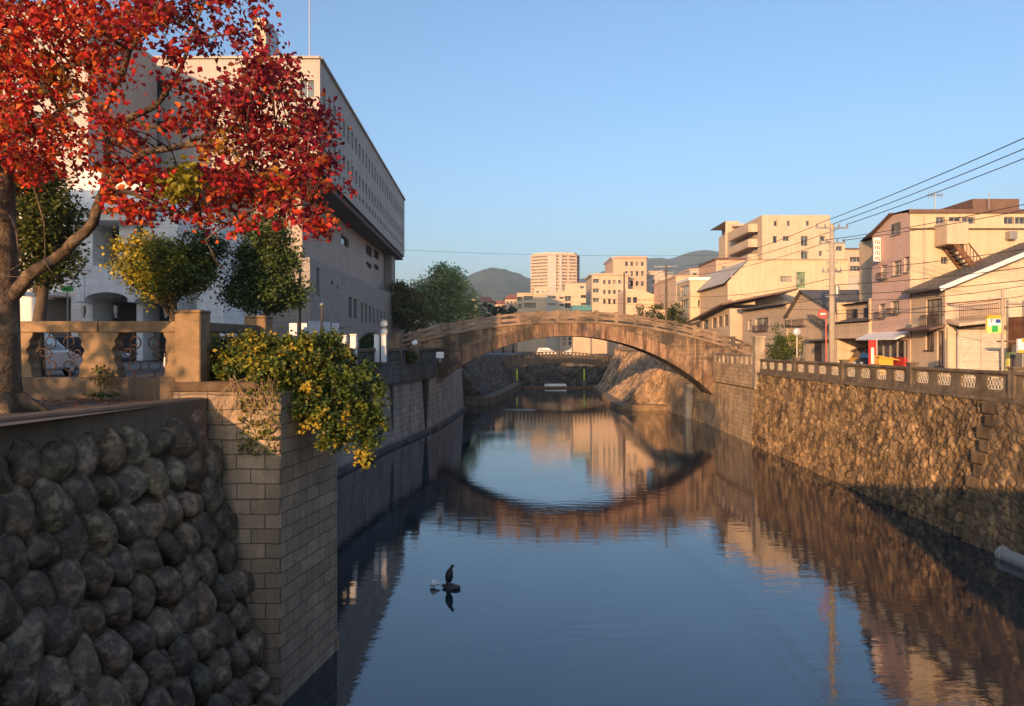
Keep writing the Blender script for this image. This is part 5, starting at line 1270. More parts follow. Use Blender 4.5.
# 6 large cream workshop
t = thing('workshop', (31, 84, 5.2), 'big plain cream building with a sloping left roof edge and a green framed window', 'building')
k0 = 80; x0, x1 = FX(726, k0), FX(848, k0); zt = FZ(260, k0)
mb = MB(); wf = wpx((x0+2.5, k0), (x1, k0), [(747, 759, 276, 283), (780, 792, 276, 282), (796, 805, 272, 288)])
facade(mb, (x0+2.5, k0), (x1, k0), 5.2, zt, wf, .2)
mb.add([(x0+.2, k0, 5.2), (x0+2.5, k0, 5.2), (x0+2.5, k0, zt), (x0+.2, k0, zt-2.4)], [(0, 1, 2, 3)])
facade(mb, (x0+.2, k0+18), (x0+.2, k0), 5.2, zt-2.4, wpx((x0+.2, k0+18), (x0+.2, k0), [(716, 720, 284, 291)]), .2); facade(mb, (x1, k0), (x1, k0+18), 5.2, zt, []); facade(mb, (x1, k0+18), (x0+.2, k0+18), 5.2, zt-2.4, [])
mb.build('wall', M['cream'], t)
for i, h in enumerate(wf): window(t, (x0+2.5, k0), (x1, k0), h, .2, M['green'] if i == 2 else M['frame'], M['glass_l'], 2 if i < 2 else 1)
mb = MB(); mb.add([(x0-.3, k0-.2, zt-2.6), (x0+2.5, k0-.2, zt+.03), (x1, k0-.2, zt+.03), (x1, k0+18, zt+.03), (x0+2.5, k0+18, zt+.03), (x0-.3, k0+18, zt-2.6)], [(0, 1, 4, 5), (1, 2, 3, 4)]); mb.build('roof', M['greywall'], t)
# 7 large apartment block with balconies
t = thing('apartment_building', (43, 112, 5.2), 'tall pale apartment block with curved corner balconies on the right skyline', 'building')
k0 = 105; xa, xb, xc_ = FX(762, k0), FX(830, k0), FX(848, k0); zt, zt2 = FZ(215, k0), FZ(241, k0)
mb = MB(); wf = wpx((xa, k0), (xb, k0), [(774, 777, 221, 226), (787, 790, 221, 226), (806, 809, 221, 226), (773, 777, 236, 243), (783, 789, 236, 241), (801, 808, 236, 246), (820, 825, 236, 241), (801, 808, 251, 259), (819, 822, 251, 256), (819, 822, 265, 270)])
facade(mb, (xa, k0), (xb, k0), 5.2, zt, wf, .25); facade(mb, (xb, k0), (xb, k0+22), 5.2, zt, []); facade(mb, (xb, k0+22), (xa, k0+22), 5.2, zt, []); wl3 = wpx((xa, k0+22), (xa, k0), [(754, 758, 225, 235), (748, 752, 225, 235), (754, 758, 240, 250), (748, 752, 240, 250)]); facade(mb, (xa, k0+22), (xa, k0), 5.2, zt, [h for h in wl3], .25)
mb.add([(xa, k0, zt), (xb, k0, zt), (xb, k0+22, zt), (xa, k0+22, zt)], [(0, 1, 2, 3)]); mb.build('wall', M['cream2'], t)
for h in wf: window(t, (xa, k0), (xb, k0), h, .25, M['frame'], M['glass'], 1 if h[1]-h[0] > .8 else 0)
for h in wl3: window(t, (xa, k0+22), (xa, k0), h, .25, M['frame'], M['glass'], 1)
mb = MB(); wf = wpx((xb, k0+1), (xc_, k0+1), [(836, 842, 246, 251), (834, 838, 262, 266), (820, 834, 278, 283)]); facade(mb, (xb+.01, k0+1), (xc_, k0+1), 5.2, zt2, wf, .25); facade(mb, (xc_, k0+1), (xc_, k0+20), 5.2, zt2, []); mb.add([(xb, k0+1, zt2), (xc_, k0+1, zt2), (xc_, k0+20, zt2), (xb, k0+20, zt2)], [(0, 1, 2, 3)]); mb.build('wing', M['cream2'], t)
for h in wf: window(t, (xb+.01, k0+1), (xc_, k0+1), h, .25, M['frame'], M['glass'], 1)
for py in (232, 247, 262, 277):
    ya = k0+3; za = FZ(py, ya); mb = MB(); mb.prism([(xa-1.3, ya-1), (xa-.01, ya-1.2), (xa-.01, ya+9), (xa-1.3, ya+9)], 'z', za-.15, za); mb.prism([(xa-1.35, ya-1), (xa-1.2, ya-1), (xa-1.2, ya+9), (xa-1.35, ya+9)], 'z', za, za+1.05); mb.box(xa-1.2, xa-.01, ya-1.15, ya-1.0, za, za+1.05); mb.build('balcony', M['cream2'], t)
f = [(FX(739, 122), 122), (xa-.3, 122), (xa-.3, 132), (FX(739, 122), 132)]
mb = MB(); facade(mb, f[0], f[1], 5.2, FZ(221, 122), wpx(f[0], f[1], [(742, 746, 230, 240), (742, 746, 250, 258)]), .4); facade(mb, f[3], f[0], 5.2, FZ(221, 122), []); mb.add([(*p, FZ(221, 122)) for p in f], [(0, 1, 2, 3)]); mb.build('stair_wing', M['cream2'], t)
for py in (223, 238.5, 254):
    z = FZ(py+4, 122); mb = MB()
    prof = [(FX(733, 121)+1.0-1.0*math.cos(a), 121.5-1.4*math.sin(a)) for a in np.linspace(-.2, 1.57, 8)]+[(FX(745, 121), 120), (FX(745, 121), 122)]
    mb.prism(prof, 'z', z-.1, z+(1.1 if py > 225 else .25)); mb.build('balcony', M['cream2'], t)
# 8 block behind
building('apartment_building', 'distant low apartment block with long balconies right of the tall pole', rect(FX(845, 125), FX(885, 125), 125, 140), 5.2, FZ(250, 125), M['tower'], {0: wpx((FX(845, 125), 125), (FX(885, 125), 125), [(850, 873, 257, 262, 5), (850, 873, 266, 271, 5), (850, 873, 275, 280, 5)])}, depth=.5, cmat=M['roof'])
building('apartment_building', 'pale low block between the garage roof and the apartment block', rect(FX(828, 95), FX(872, 95), 95, 103), 5.2, FZ(276, 95), M['greywall'], {0: wpx((FX(828, 95), 95), (FX(872, 95), 95), [(838, 843, 281, 286), (858, 866, 281, 286)])}, cmat=M['cream2'])
# 9 white building px 679-735
k0 = 92; x0, x1 = FX(690, k0), FX(736, k0); zt = FZ(280, k0)
building('shop_building', 'small three storey building with a white river side and a cream flank', rect(x0, x1, k0, k0+7.5), 5.2, zt, M['cream'],
  {0: wpx((x0, k0), (x1, k0), [(698, 710, 300, 307, 2), (712, 718, 300, 307, 1)]), 3: wpx((x0, k0+7.5), (x0, k0), [(680.5, 688.5, 300, 312, 3), (680.5, 688.5, 286, 296, 3)])}, depth=.2, cmat=M['whitepaint'])
building('rooftop_house', 'pinkish flat block with rooftop hut left of the big apartment block', rect(FX(716, 108), FX(745, 108), 108, 118), 5.2, FZ(260, 108), M['tower'], {0: wpx((FX(716, 108), 108), (FX(745, 108), 108), [(722, 727, 266, 272), (732, 737, 266, 272)])}, cmat=M['roofbrown'])
building('office_block', 'tan block behind the small white fronted building', rect(FX(676, 120), FX(724, 120), 120, 132), 5.2, FZ(277, 120), M['ochrewall'], {0: wpx((FX(676, 120), 120), (FX(724, 120), 120), [(682, 690, 281, 286), (700, 712, 281, 286)])}, cmat=M['tower'])
# 10 middle distance group
def wg_(pa, pb, ys, n, w=.5):
    st = (pb-pa)/n; return [(pa+st*i+st*(1-w)/2, pa+st*i+st*(1+w)/2, y0, y1) for i in range(n) for (y0, y1) in ys]
Y = 170
building('apartment_building', 'tiered tan building with a square top storey beyond the bridge', rect(FX(613, Y+5), FX(646.5, Y+5), Y+5, Y+20), 5.2, FZ(258, Y+5), M['tower'], {0: wpx((FX(613, Y+5), Y+5), (FX(646.5, Y+5), Y+5), wg_(624, 645, [(261.5, 266), (271, 276), (281, 286)], 4, .55))}, depth=.35, over=.5)
building('apartment_building', 'tan block with stacked balconies left of the square topped building', rect(FX(592, Y), FX(628, Y), Y, Y+14), 5.2, FZ(275, Y), M['cream2'], {0: wpx((FX(592, Y), Y), (FX(628, Y), Y), wg_(602, 622, [(280, 284), (290, 294), (299, 304)], 4, .5)+[(593, 599, 279, 283), (593, 599, 288.5, 292.5), (593, 599, 298, 302)])}, depth=.6, over=.4)
building('apartment_building', 'pinkish block with small windows right of the square topped building', rect(FX(646, Y+14), FX(674, Y+14), Y+14, Y+26), 5.2, FZ(276, Y+14), M['greywall'], {0: wpx((FX(646, Y+14), Y+14), (FX(674, Y+14), Y+14), wg_(651, 672, [(280, 284), (288, 293), (297, 301)], 4))}, depth=.3)
building('apartment_building', 'orange toned block low beside the brown utility pole', rect(FX(664, 140), FX(682, 140), 140, 150), 5.2, FZ(281, 140), M['tower'], {0: wpx((FX(664, 140), 140), (FX(682, 140), 140), wg_(666, 680, [(289, 294), (300, 305)], 2))}, depth=.3)
t = thing('warehouse', (FX(645, 150), 155, 5.2), 'windowless tan building with a roof sloping down to the right', 'building')
mb = MB(); mb.prism([(FX(626, 150), 5.2), (FX(668, 150), 5.2), (FX(668, 150), FZ(300, 150)), (FX(640, 150), FZ(289, 150)), (FX(626, 150), FZ(289, 150))], 'y', 150, 162); mb.build('wall', M['ochrewall'], t, bevel=.05)
for px, py in ((624, 300), (630, 300)):
    mb = MB(); q = P(px+3, py, 149.95); mb.box(q.x, q.x+.8, 149.9, 149.98, q.z-.6, q.z+.6); mb.build('window', M['glass'], t)
# apartment tower
t = thing('apartment_tower', (FX(556, 600), 605, 5.2), 'tall pinkish residential tower with balcony rows on the skyline', 'tower block')
Y = 600; ztw = FZ(254, Y)
def X4(p): return FX(p, Y)
foot = [(X4(531), Y+8), (X4(548), Y), (X4(560), Y+1), (X4(577), Y+3), (X4(581), Y+12), (X4(580), Y+24), (X4(532), Y+24)]
nf = 27; zf0 = 10; dz = (ztw-1-zf0)/nf
mb = MB()
for i in range(len(foot)):
    p0, p1 = foot[i], foot[(i+1) % len(foot)]; L = math.hypot(p1[0]-p0[0], p1[1]-p0[1]); hs = []
    if i < 4:
        cuts = {0: [(.6, L-.5)], 1: [(1.0, 2.6), (3.6, L-.8)], 2: [(.5, L*.45), (L*.55, L-.6)], 3: [(.6, L-.6)]}[i]
        for f_ in range(nf):
            for a, b in cuts: hs.append((a, b, zf0+dz*f_+1.15, zf0+dz*f_+dz-.25))
    facade(mb, p0, p1, 5.2, ztw, hs, 1.1)
mb.add([(*p, ztw) for p in foot], [tuple(range(7))]); mb.build('wall', M['tower'], t)
mb = MB()
for i in range(4):
    p0, p1 = Vector((*foot[i], 0)), Vector((*foot[i+1], 0)); d = (p1-p0).normalized(); n3 = Vector((d.y, -d.x, 0)); q0, q1 = p0-n3*1.0, p1-n3*1.0
    mb.add([(q0.x, q0.y, 6), (q1.x, q1.y, 6), (q1.x, q1.y, ztw-.1), (q0.x, q0.y, ztw-.1)], [(0, 1, 2, 3)])
mb.build('recess', M['glass_l'], t)
mb = MB(); mb.prism([(foot[1][0]+.2, Y-.3), (foot[2][0]-3.2, Y-.1), (foot[2][0]-3.2, Y+2), (foot[1][0]+.2, Y+2)], 'z', 6, ztw+.6); mb.prism([(foot[2][0]-.4, Y+.4), (foot[2][0]+1.6, Y+.6), (foot[2][0]+1.6, Y+3), (foot[2][0]-.4, Y+3)], 'z', 6, ztw+.8); mb.build('pilasters', M['greywall'], t)
mb = MB(); mb.prism([(p[0]*.9+X4(556)*.1, p[1]*.9+(Y+12)*.1) for p in foot], 'z', ztw, ztw+1.6); mb.build('roof', M['cream2'], t)
# low rise before the tower
Y = 230
def bpx(name, label, pa, pb, py, Y, wm, wl, dd=10, depth=.5, cm=None, cat='building', over=.15):
    x0, x1 = FX(pa, Y), FX(pb, Y); return building(name, label, rect(x0, x1, Y, Y+dd), 5.2, FZ(py, Y), wm, {0: wpx((x0, Y), (x1, Y), wl)}, cat=cat, depth=depth, cmat=cm, over=over)
bpx('apartment_building', 'white low rise with deep balconies below the tall tower', 517, 546, 294, 232, M['cream'], [(524, 533, 296, 300, 2), (524, 536, 303, 308, 2), (517.5, 522, 297, 301, 0), (517.5, 522, 304, 309, 0)], depth=1.2)
bpx('apartment_building', 'grey mid section of the low rise below the tall tower', 546, 558, 293, 231, M['greywall'], [(548, 556, 296, 298.5), (548, 556, 303, 305.5)])
bpx('apartment_building', 'cream low rise with open balconies right below the tall tower', 558, 590, 292, 230, M['cream'], [(559.5, 564, 297, 299), (559.5, 564, 304, 306), (565, 571, 296, 301), (565, 571, 303, 308), (581, 586, 295, 298), (581, 586, 303, 305)], depth=.8)
bpx('apartment_building', 'small taller block with a rooftop hut between tower and tan balconies', 565, 587, 284, 240, M['cream2'], [(580, 584, 286, 288.5)], cm=M['tower'])
t = thing('pavilion', (FX(581, 140), 140, 5.2), 'small teal roofed shelter behind the bridge parapet', 'shelter')
mb = MB(); mb.prism([(FX(571, 140), FZ(311, 140)), (FX(592, 140), FZ(311, 140)), (FX(590, 140), FZ(305.5, 140)), (FX(573, 140), FZ(305.5, 140))], 'y', 139, 144); mb.build('roof', M['teal'], t)
mb = MB(); mb.box(FX(573, 140), FX(590, 140), 139.5, 143.5, 5.2, FZ(311, 140)-.01); mb.build('wall', M['cream2'], t)
def hip(label, pa, pb, pe, pt, Y, group='red roofed houses below the hill'):
    x0, x1 = FX(pa, Y), FX(pb, Y); ze, zt = FZ(pe, Y), FZ(pt, Y); t = thing('house', ((x0+x1)/2, Y+4, 5.2), label, 'house', group)
    mb = MB(); hs = wpx((x0, Y), (x1, Y), wg_(pa+1, pb-1, [(pe+2, pe+5)], 3)); facade(mb, (x0, Y), (x1, Y), 5.2, ze, hs, .3); facade(mb, (x1, Y), (x1, Y+9), 5.2, ze, []); facade(mb, (x1, Y+9), (x0, Y+9), 5.2, ze, []); facade(mb, (x0, Y+9), (x0, Y), 5.2, ze, []); mb.build('wall', M['cream2'], t)
    for h in hs: window(t, (x0, Y), (x1, Y), h, .3, M['frame'], M['glass'], 1)
    mb = MB(); o_ = .6; w = (x1-x0)*.28
    mb.add([(x0-o_, Y-o_, ze), (x1+o_, Y-o_, ze), (x1+o_, Y+9+o_, ze), (x0-o_, Y+9+o_, ze), (x0+w, Y+4.5, zt), (x1-w, Y+4.5, zt)], [(0, 1, 5, 4), (1, 2, 5), (2, 3, 4, 5), (3, 0, 4), (3, 2, 1, 0)]); mb.build('roof', M['redroof'], t)
hip('house with a wide red hipped roof just right of the big green tree', 476, 494, 302, 296, 225)
hip('red roofed house in the middle of the row below the hill', 505, 518, 299, 293.5, 240)
hip('pale house with a low red roof between the two taller red roofs', 495, 505, 304, 299.5, 250)
# infill houses seen through the arch and along the far street
rndb = [(600, 628, 338, 205), (560, 600, 336, 215), (628, 660, 335, 160), (655, 700, 322, 128), (450, 480, 330, 230)]
for i, (pa, pb, py, Y) in enumerate(rndb):
    bpx('shop_building', ['grey shop row glimpsed under the crown of the arch', 'pale shop row glimpsed under the left of the arch crown', 'tan shop row glimpsed under the right haunch of the arch', 'tan low building behind the bridge rail by the bushes', 'pale low building hidden behind the big green tree'][i], pa, pb, py-24 if i < 3 else py-10, Y, [M['greywall'], M['cream2'], M['ochrewall'], M['ochrewall'], M['white']][i],
        wg_(pa+1, pb-1, [(337, 340.5), (341.5, 345)], 6, .6) if i < 3 else wg_(pa+1, pb-1, [(316, 320)], 4), depth=.4)

for i, (pa, pb, py, Y, m, lab) in enumerate([(463, 477, 300, 260, 'cream2', 'small pale house at the foot of the hill right of the big green tree'), (517, 530, 299, 262, 'tower', 'pinkish flat block between the red roofs and the tower'),
     (586, 594, 290, 250, 'tower', 'narrow tan block between the low rise and the tan balconies'), (650, 664, 272, 205, 'cream2', 'pale block peeping out behind the square topped building'), (674, 690, 285, 180, 'cream2', 'pale block behind the brown utility pole'),
     (690, 716, 270, 150, 'greywall', 'greyish block between the brown pole and the rooftop house'), (534, 552, 288, 330, 'cream2', 'pale block at the foot of the tall tower')]):
    bpx('apartment_building', lab, pa, pb, py, Y, M[m], wg_(pa+1, pb-1, [(py+3, py+6), (py+8, py+11)], 3, .5), depth=.4, cm=M['tower'])
def clutter(px, py, Y, w=.75, h=.55, lab=''):
    q = P(px, py, Y); t = thing('air_conditioner', (q.x, Y, q.z), lab, 'air conditioner'); mb = MB(); mb.box(q.x-w/2, q.x+w/2, Y-.32, Y-.02, q.z-h/2, q.z+h/2); b_ = mb.build('casing', M['whitepaint'], t, bevel=.02)
    mb = MB(); mb.lathe((q.x-.1, Y-.335, q.z), [(.01, 0), (.2, 0), (.2, .012), (.01, .012)], 14, axis='y'); mb.build('fan_grille', M['cap'], t)
clutter(779, 268, 105, .9, .7, 'air conditioner on the wall of the tall apartment block')
# ================================================================== POLES AND CABLES
def utility_pole(x, y, zt, r, label, arms=((0, .9), (-.8, .7)), zb=5.2, m='pole', trans=True):
    t = thing('utility_pole', (x, y, zb), label, 'utility pole', 'utility poles along the banks')
    mb = MB(); mb.tube([(x, y, zb-.1), (x, y, zt)], [r*1.15, r*.75], 10); mb.build('shaft', M[m], t, smooth=True)
    for dz_, w in arms:
        mb = MB(); mb.bar((x-w, y, zt+dz_-.25), (x+w, y, zt+dz_-.25), .08, .09)
        for s in (-1, -.45, .45, 1): mb.lathe((x+s*w*.93, y, zt+dz_-.2), [(.03, 0), (.06, .04), (.03, .1), (.05, .15), (.02, .2)], 8)
        mb.build('crossarm', M['metal'], t)
    if trans:
        mb = MB(); mb.lathe((x+.26, y-.05, zt-4.2), [(.13, 0), (.14, .05), (.14, .5), (.1, .55)], 12); mb.build('transformer', M['metal'], t)
        mb = MB(); [mb.bar((x-.35, y, zt-h), (x+.35, y, zt-h), .05, .06) for h in (1.6, 2.3, 3.7, 4.3)]; mb.build('bracket', M['metal'], t)
    return t
PL = (18.8, 42.3, 14.2)
utility_pole(*PL, .17, 'tall concrete utility pole with many crossarms in front of the open garage', arms=((0, .95), (-.9, .75), (-2.6, .55)))
utility_pole(18.2, 85, 16.6, .16, 'brown utility pole beyond the arch bridge with two crossarms', arms=((0, 1.4), (-.7, .9)), m='bark2', trans=False)
utility_pole(17.6, 113, 18.6, .16, 'distant utility pole in front of the square topped tan building', arms=((0, 1.3), (-1.5, 1.0), (-3, .9)), m='bark2', trans=False)
utility_pole(19.2, 3.5, 15.7, .17, 'utility pole beside the viewer off the right of the picture', arms=((0, .95), (-.9, .75)))
utility_pole(FX(394, 150), 154, FZ(277, 150), .2, 'utility pole with transformers at the far end of the grey hall', arms=((0, 1.2), (-1.2, 1.2), (-2.4, 1)), m='bark2')
def cable(pts, label, group, r=.018, sag=.5, name='power_cable'):
    out = []
    for a, b in zip(pts[:-1], pts[1:]):
        a, b = Vector(a), Vector(b)
        for k in range(13): 
            s = k/12; q = a.lerp(b, s); q.z -= 4*sag*s*(1-s); out.append(q)
    mb = MB(); mb.tube(out, r, 5); o = mb.build(name, M['cable'], None, out[0]); tag(o, label, 'cable', group)
lab = 'high black cable fanning from the tall concrete pole to the upper right'
for s in (-.9, 0, .9):
    cable([(PL[0]+s, PL[1], 14.15), (19.2+s, 3.5, 15.6+.0*s)], lab, 'high cables to the upper right', .02, .45)
lab = 'lower black cable running from the tall concrete pole right over the roofs'
for z, x in ((13.2, .6), (13.2, -.6), (11.4, .2), (10.6, .2), (10.0, -.2), (8.9, .2)):
    cable([(PL[0]+x, PL[1], z), (26+x, 20, z+.6)], lab, 'lower cables to the right', .018, .45)
lab = 'thin cable from the tall concrete pole back to the brown pole beyond the bridge'
for z, x in ((14.1, -.9), (13.9, .4), (13.2, 0), (11.0, .1), (9.9, .1)):
    cable([(PL[0]+x, PL[1], z), (18.2+x*.6, 85, min(16.4, z+2.2)), (17.6+x*.6, 113, min(18.4, z+4))], lab, 'cables over the bridge end', .018, .7)
lab = 'thin cable crossing the sky from the grey hall to the far bank'
for z, zz in ((FZ(240, 110), 22.0), (FZ(283, 120), 14), (FZ(289, 120), 13.4)):
    cable([(FX(380, 120), 120, z), (40, 118, zz)], lab, 'cables crossing the river', .022, .6)
for py in (286, 296):
    cable([(FX(735, 66), 66, FZ(py+8, 66)), (22, 44, FZ(py+14, 44)), (24.5, 33, FZ(py-4, 33)), (26, 24, FZ(py-30, 24))], 'low cable strung past the upper windows of the right bank houses', 'low cables along the houses', .016, .2)
# tv antenna on the corner building
t = thing('tv_antenna', (FX(935, 44.5), 44.5, 15.2), 'television aerial on a thin mast above the cream flank', 'antenna')
a = P(935, 195, 44.5); mb = MB(); mb.tube([(a.x, 44.5, FZ(250, 44.5)), (a.x, 44.5, a.z+.2)], .03, 6); mb.build('mast', M['metal'], t)
mb = MB(); mb.bar((a.x-.5, 44.5, a.z), (a.x+.5, 44.5, a.z), .03, .03); [mb.bar((a.x+k*.2, 44.2, a.z), (a.x+k*.2, 44.8, a.z), .02, .02) for k in range(-2, 3)]; [mb.bar((a.x+k*.2, 44.5, a.z-.25), (a.x+k*.2, 44.5, a.z+.25), .02, .02) for k in range(-2, 3)]; mb.build('aerial', M['metal'], t)
for px, top_, lab in ((989, 192, 'thin rod aerial on the right part of the cream flank roof'),):
    mb = MB(); mb.tube([(FX(px, 45), 45, 15.1), (FX(px, 45), 45, FZ(top_, 45))], .025, 5); tag(mb.build('rod_aerial', M['metal'], None, (FX(px, 45), 45, 15.1)), lab, 'antenna')
# red no-entry sign on red pole, round mirror
t = thing('road_sign', (19.9, 44, 5.2), 'round red road sign on a red pole left of the tall concrete pole', 'sign')
q = P(822, 314, 44); x2 = FX(826, 44)
mb = MB(); mb.tube([(x2, 44, 5.2), (x2, 44, q.z+.1)], .05, 8); mb.build('pole', M['redsign'], t); mb = MB(); mb.lathe((q.x, 43.9, q.z), [(.02, -.02), (.3, -.02), (.3, .02), (.02, .02)], 24, axis='y'); mb.bar((q.x, 43.95, q.z), (x2, 43.97, q.z), .04, .06); mb.build('disc', M['redsign'], t)
mb = MB(); mb.box(q.x-.17, q.x+.17, 43.87, 43.878, q.z-.05, q.z+.05); mb.build('bar', M['whitepaint'], t)
t = thing('convex_mirror', (19.2, 47, 5.2), 'round pale traffic mirror on a thin pole before the gabled house', 'mirror')
q = P(797, 332, 47); mb = MB(); mb.tube([(q.x, 47, 5.2), (q.x, 47, q.z)], .035, 8); mb.build('pole', M['metal'], t); mb = MB(); mb.lathe((q.x, 46.93, q.z), [(.02, -.08), (.15, -.06), (.27, .0), (.27, .03), (.02, .04)], 24, axis='y'); mb.build('dish', M['silver'], t, smooth=True)

# ================================================================== LEFT STREET FURNITURE
for i, (pa, pb, ya, yb, Y) in enumerate([(289, 297, 323, 336, 33), (300, 307, 323, 336, 34), (308, 320, 321, 337, 30), (323, 330, 322, 336, 31), (332, 339, 323, 336, 32)]):
    t = thing('notice_board', (FX(pa, Y), Y, 6), ['first', 'second', 'third and widest', 'fourth', 'fifth'][i]+' white board from the left behind the overhanging shrub', 'notice board', 'white boards behind the shrub')
    mb = MB(); mb.box(FX(pa, Y), FX(pb, Y), Y, Y+.06, FZ(yb, Y), FZ(ya, Y)); mb.build('board', M['panelwhite'], t, bevel=.01); mb = MB(); [mb.tube([(x, Y+.09, 5.95), (x, Y+.09, FZ(ya, Y))], .03, 6) for x in (FX(pa, Y)+.08, FX(pb, Y)-.08)]; mb.build('post', M['metal'], t)
for i, (pa, pb, ya, yb, Y) in enumerate([(341, 346, 336, 348, 42), (350, 356, 335, 348, 42), (374, 379, 335, 350, 46), (381, 386, 335, 350, 46)]):
    t = thing('white_box', (FX(pa, Y), Y, 6), ['greenish white box nearest the shrub', 'white box second from the shrub', 'white box left of the pair under the round signs', 'white box right of the pair under the round signs'][i]+' on the left quay', 'box', 'white boxes on the left quay')
    mb = MB(); mb.box(FX(pa, Y), FX(pb, Y), Y, Y+.4, 5.95, FZ(ya, Y)); mb.build('body', M['whitepaint'], t, bevel=.03); mb = MB(); mb.box(FX(pa, Y)-.03, FX(pb, Y)+.03, Y-.03, Y+.43, FZ(ya, Y), FZ(ya, Y)+.06); mb.build('lid', M['frame'], t)
t = thing('round_sign', (FX(384, 46.5), 46.6, 6), 'two round signs one above the other on a post over the white boxes', 'sign')
mb = MB(); mb.tube([(FX(384, 46.6), 46.6, 5.95), (FX(384, 46.6), 46.6, FZ(319, 46.6))], .035, 6); mb.build('post', M['metal'], t)
for py in (323.5, 331.5):
    q = P(384, py, 46.5); mb = MB(); mb.lathe((q.x, 46.5, q.z), [(.02, -.02), (.23, -.02), (.23, .02), (.02, .02)], 20, axis='y'); d_ = mb.build('disc', M['whitepaint'], t)
    mb = MB(); mb.tube([(q.x+.19*math.cos(a), 46.47, q.z+.19*math.sin(a)) for a in np.linspace(0, 2*math.pi, 20)], .018, 5); mb.build('rim', M['cap'], d_)
def lamp(px, Y, ytop, lab):
    x = FX(px, Y); t = thing('street_lamp', (x, Y, 6), lab, 'street lamp'); mb = MB(); mb.tube([(x, Y, 5.95), (x, Y, FZ(ytop, Y))], [.06, .04], 8); mb.build('pole', M['cap'], t); mb = MB(); mb.lathe((x, Y, FZ(ytop, Y)-.02), [(.04, 0), (.1, .05), (.11, .12), (.05, .18)], 12); mb.build('lantern', M['metal'], t)
lamp(300, 27, 272, 'slim brown lamp post right of the conical evergreen')
lamp(322, 34, 306, 'short grey lamp post among the white boards')
t = thing('green_sign', (FX(69, 30), 30, 6), 'small green sign on a thin pole before the white hall', 'sign')
mb = MB(); x = FX(67.5, 30); mb.tube([(x, 30, 5.95), (x, 30, FZ(285, 30))], .03, 6); mb.build('pole', M['metal'], t); mb = MB(); mb.box(FX(63, 30), FX(74, 30), 29.93, 29.96, FZ(291.5, 30), FZ(286.5, 30)); mb.build('plate', M['green'], t)
q = P(440, 355, 58); mb = MB(); mb.box(q.x-.3, q.x+.3, 57.9, 58, q.z-.25, q.z+.25); mb.box(q.x-.03, q.x+.03, 58, 58.06, 5.7, q.z); tag(mb.build('notice_plate', M['whitepaint'], None, (q.x, 58, 5.7), bevel=.01), 'small white plate on the quay railing by the left end of the arch bridge', 'sign')
q = P(415, 343, 53.5); mb = MB(); mb.blob(q, (.2, .2, .22), .3, nu=16, seed=3); tag(mb.build('white_bundle', M['whitepaint'], None, q, smooth=True), 'white bundle on the left quay railing above the olive bush', 'bundle')
mb = MB(); mb.box(q.x-.3, q.x+.3, 53.2, 53.8, 5.9, q.z-.2); tag(mb.build('planter', M['cap'], None, (q.x, 53.5, 5.9)), 'dark planter box carrying the white bundle behind the quay railing', 'planter')

